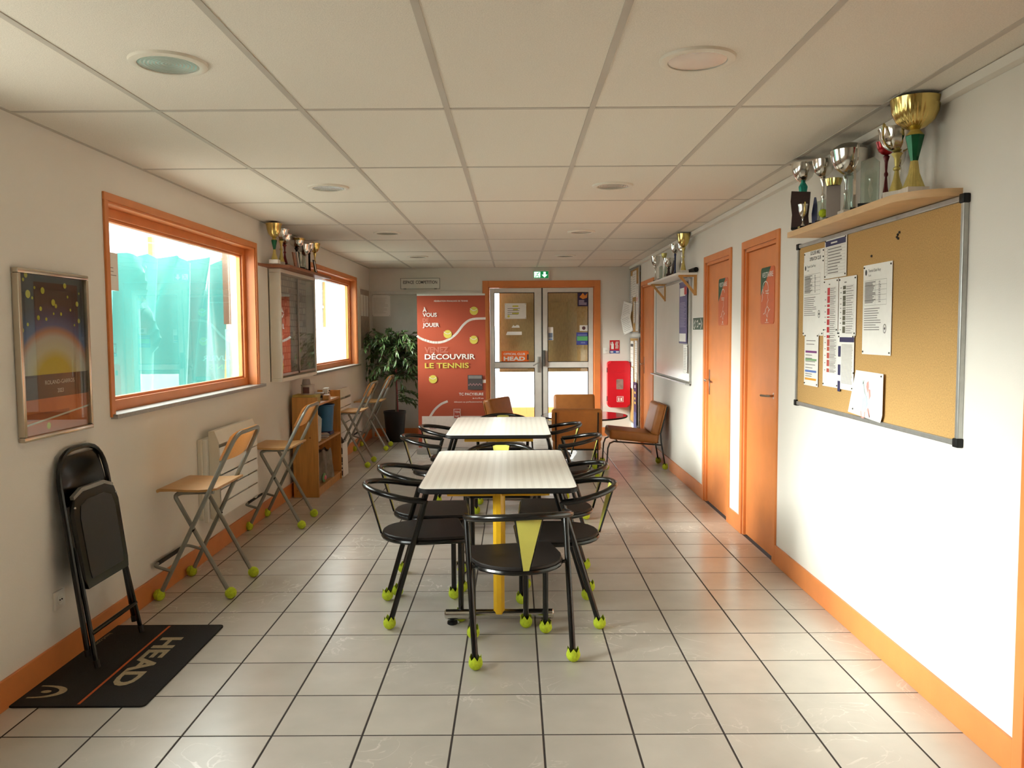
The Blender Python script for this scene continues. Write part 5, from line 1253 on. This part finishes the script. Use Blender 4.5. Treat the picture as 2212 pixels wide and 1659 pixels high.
# ---- wall heaters with loose covers
def heater(label, y, n):
    t = thing('wall_heater', label, 'heater', (XL, y, .27), RZ_L, 'white wall heaters on the left wall'); wq = .44; hh = .575
    G().bx(-wq, wq, -.028, -.0005, .02, hh-.02, bev=.004).out('back_plate', OFFWHITE, t, smooth=False)
    G().bx(-wq+.02, wq-.02, -.055, -.028, .0, hh-.02, bev=.004).out('core', WHITE, t, smooth=False)
    for xa in (-wq+.05, wq-.056): G().prismx([(-.13, .02), (-.115, .0), (-.058, .02), (-.058, hh+.02), (-.075, hh+.03), (-.10, hh+.005), (-.125, hh-.06)], xa, xa+.006).out('end_cheek', OFFWHITE, t, smooth=False)
    for k in range(5):
        za = .03+.0945*k; G().prismx([(-.127, za), (-.134, za+.004), (-.131, za+.0865), (-.125, za+.0865)], -wq+.05, wq-.05).out('louvre', WHITE, t, smooth=False)
    G().prismx([(-.12, hh-.06), (-.095, hh+.012), (-.06, hh+.012), (-.06, hh+.032), (-.10, hh+.034), (-.132, hh-.052)], -wq+.045, wq-.045).out('top_cap', OFFWHITE, t, smooth=False)
    G().bx(-wq+.1, -wq+.13, -.1, -.058, .06, .11).out('thermostat', BLACKM, t, smooth=False)
heater('white electric wall heater behind the bar stool nearest the doormat', 5.76, 0)
heater('white electric wall heater beyond the pine bookcase', 9.35, 1)
# ---- board with papers in the far left corner
nb = thing('notice_board', 'slim notice board under clear film in the corner by the plant', 'board', (XL, 11.38, 1.30), RZ_L)
G().bx(-.33, .36, -.012, -.0005, 0, .82).out('panel', mat('dull_board', (168, 152, 138), .6, n=20, amp=.25), nb, smooth=False)
for q in rails(-.345, .375, -.01, .835, .02): G().bx(q[0], q[1], -.018, -.0003, q[2], q[3]).out('frame_rail', OFFWHITE, nb, smooth=False)
for k in range(3): G().bx(-.27+.2*k, -.11+.2*k, -.0135, -.012, .45, .74).out('leaflet', PAPER, nb, smooth=False)

# ---- pine bookcase and what it holds
bc = thing('bookcase', 'low open pine bookcase against the left wall', 'bookcase', (-1.935, 7.98, 0))
D_, Wb, Hb = .235, 1.0, .93       # depth in X, width in Y
for y_ in (-Wb/2, Wb/2-.02): G().bx(-D_/2, D_/2, y_, y_+.02, 0, Hb, bev=.002).out('side_panel', PINE, bc, smooth=False)
for z in (.06, .475, .845): G().bx(-D_/2, D_/2-.004, -Wb/2+.02, Wb/2-.02, z, z+.02, bev=.002).out('shelf_board', PINE, bc, smooth=False)
G().bx(D_/2-.03, D_/2-.012, -Wb/2+.02, Wb/2-.02, 0, .06).out('plinth', PINE, bc, smooth=False)
G().bx(-D_/2, -D_/2+.008, -Wb/2+.02, Wb/2-.02, .06, .845).out('back_panel', PINE, bc, smooth=False)
BX, BY = -1.935, 7.98
bs = thing('blue_basket', 'blue plastic bucket upside down on the middle shelf', 'bucket', (BX+.005, BY+.235, .535))
G().lathe([(.085, 0), (.10, .25), (.108, .255), (.108, .268), (.096, .268), (.08, .01)], 24).out('body', mat('blue_plastic', (44, 108, 156), .4, n=9), bs)
G().bx(-.08, .08, -.09, .09, -.038, -.001, bev=.006).out('foot_box', mat('dark_blue_box', (44, 44, 92), .5, n=9), bs)
BC = [(96, 24, 28), (128, 46, 40), (40, 36, 40), (60, 70, 62), (206, 200, 186), (52, 60, 84)]
for k, c in enumerate(BC):
    names_ = ['dark red', 'brick red', 'black', 'grey green', 'cream', 'slate blue']
    t = thing('book', '%s book standing on the middle shelf of the bookcase' % names_[k], 'book', (BX+.005, BY-.44+.036*k, .4955), 0, 'books in the pine bookcase')
    h_ = .29-.014*k; R2 = rotx(-.05*k)
    o = G().box((0, 0, h_/2), (.17, .026, h_), R2, bev=.002).out('cover', ink(*c), t, smooth=False)
    G().box((.003, 0, h_/2), (.166, .020, h_-.008), R2).out('pages', PAPER, t, smooth=False)
t = thing('paper_stack', 'loose pile of leaflets on the middle shelf', 'papers', (BX+.02, BY-.0, .4955)); 
for k in range(5): G().box((0, .01*k-.02, .004+.007*k), (.15, .15, .006), rotz(.1*k)).out('leaflet', ink(*[(206, 196, 190), (170, 140, 130), (210, 206, 200), (150, 150, 160), (196, 186, 176)][k]), t, smooth=False)
t = thing('grocery_bag', 'crumpled grey bag on the bottom shelf', 'bag', (BX+.01, BY+.1, .081))
def crumple(u, v):
    a_ = 2*PI*u; r = (.10+.02*math.sin(3*a_)+.01*math.sin(7*a_+3*v))*(1-.25*v*v); return (r*.9*math.cos(a_), r*1.6*math.sin(a_), .28*v+.015*math.sin(5*a_)*v)
G().grid(crumple, 28, 8).out('bag', mat('grey_bag', (132, 120, 108), .7, n=14, amp=.3), t)
t = thing('dark_storage_box', 'dark box on the bottom shelf with a green and pink pouch before it', 'box', (BX-.02, BY-.3, .081)); G().bx(-.08, .06, -.16, .14, 0, .24, bev=.006).out('box', mat('dark_box', (40, 38, 34), .7, n=9), t)
t = thing('bright_pouch', 'green and pink pouch on the bottom shelf', 'pouch', (BX+.085, BY-.16, .081)); G().sphere((0, 0, .045), .05, 12, 8, (.35, 1.2, .9)).out('pouch', ink(120, 160, 110), t); G().sphere((.012, .0, .045), .03, 10, 6, (.4, 1.3, .8)).out('patch', ink(216, 110, 120), t)
t = thing('game_box', 'yellow cardboard box lying on top of the bookcase', 'box', (BX-.005, BY-.372, .8655)); G().bx(-.11, .10, -.10, .09, 0, .055, bev=.003).out('box', mat('yellow_card', (176, 150, 74), .7, n=9), t, smooth=False); G().bx(-.113, .103, -.103, .093, .055, .085, bev=.003).out('lid', mat('yellow_card_lid', (188, 164, 86), .7, n=9), t, smooth=False)
t = thing('photo_tin', 'round tin with a picture on the yellow box', 'tin', (BX-.0, BY-.37, .951)); G().lathe([(.06, 0), (.06, .082), (.063, .083), (.063, .09), (0, .091)], 22).out('tin', mat('printed_tin', (176, 168, 160), .4, .3, n=9), t); G().bx(-.03, .03, -.0615, -.0585, .012, .07, bev=.001).out('picture', ink(90, 52, 48), t, smooth=False)
t = thing('paper_cup', 'upturned grey cup on the round tin', 'cup', (BX-.012, BY-.372, 1.0425)); G().lathe([(.038, 0), (.040, .006), (.032, .05), (0, .052)], 18).out('cup', mat('grey_cup', (150, 138, 132), .6, n=9), t)
t = thing('playing_cards_box', 'white domino-patterned box on the bookcase', 'box', (BX+.02, BY+.28, .8655)); G().box((0, 0, .05), (.05, .16, .1), rotz(.1), bev=.003).out('box', PAPER, t, smooth=False)
for yy, zz in ((-.04, .03), (.0, .05), (.04, .07)): G().sphere((.026, yy, zz), .008, 8, 6).out('spot', INKD, t)
t = thing('book_pile', 'flat pile of dark books on top of the bookcase', 'books', (BX-.04, BY+.06, .8655), 0, 'books in the pine bookcase'); 
for k in range(3): G().box((0, .01*k, .012+.022*k), (.17, .22-.02*k, .02), rotz(.08*k)).out('book', ink(*[(200, 190, 176), (70, 62, 56), (150, 120, 90)][k]), t, smooth=False)
t = thing('wooden_block', 'small wooden box at the front of the bookcase top', 'box', (BX+.085, BY+.02, .8655)); G().bx(-.03, .03, -.04, .04, 0, .05, bev=.002).out('block', PLY, t, smooth=False)
# ---- carrier bag beside the bookcase
hb_ = thing('carrier_bag', 'white paper carrier bag lettered HEAD beside the bookcase', 'bag', (-1.885, 8.65, 0), 0)
g = G(); Q = [(-.15, -.13), (.075, -.13), (.075, .13), (-.15, .13)]; T_ = [(-.145, -.12), (.07, -.12), (.07, .12), (-.145, .12)]
A = [g.bm.verts.new((x, y, 0.001)) for x, y in Q]; B_ = [g.bm.verts.new((x, y, .36)) for x, y in T_]; g.bm.faces.new(list(reversed(A)))
for k in range(4): g.bm.faces.new((A[k], A[(k+1) % 4], B_[(k+1) % 4], B_[k]))
g.out('bag', PAPER, hb_, smooth=False)
vs_, fs = text_mesh('HEAD', .045); g = G(); x0 = min(v[0] for v in vs_); x1 = max(v[0] for v in vs_)
V = [g.bm.verts.new((.072-v[1]*0-.0, -.1285, 0)) for v in vs_]
for v, q in zip(V, vs_): z_ = .09+(q[0]-x0)/(x1-x0)*.24; v.co = (.02-.07*0-q[1]*.09+.045, -.1315+.0275*z_, z_)
for f in fs: g.bm.faces.new([V[i] for i in f])
g.out('lettering', INKD, hb_, smooth=False, fix=False)
g = G(); g.face([(-.14, -.1313, .02), (.07, -.1313, .02), (.07, -.1295, .07), (-.14, -.1295, .07)]); g.out('dark_band', INKD, hb_, smooth=False, fix=False)
bb = thing('black_sports_bag', 'black soft bag stuffed into the white carrier bag', 'bag', (-1.90, 8.65, .02))
G().sphere((0, 0, .27), .10, 16, 12, (.85, 1.0, 1.5)).out('bag', mat('black_nylon', (24, 24, 24), .6, n=20, bump=.5, bscale=30), bb)

# ---- small marks
bk_end = thing('bookend', 'small black metal bookend at the far end of the pale shelf', 'bookend', (XR-.06, 4.505, ST1), RZ_R)
G().bx(-.012, .0, -.05, .05, 0, .003).out('foot', BLACKM, bk_end, smooth=False); G().bx(-.003, .0, -.05, .05, .003, .05).out('upright', BLACKM, bk_end, smooth=False)
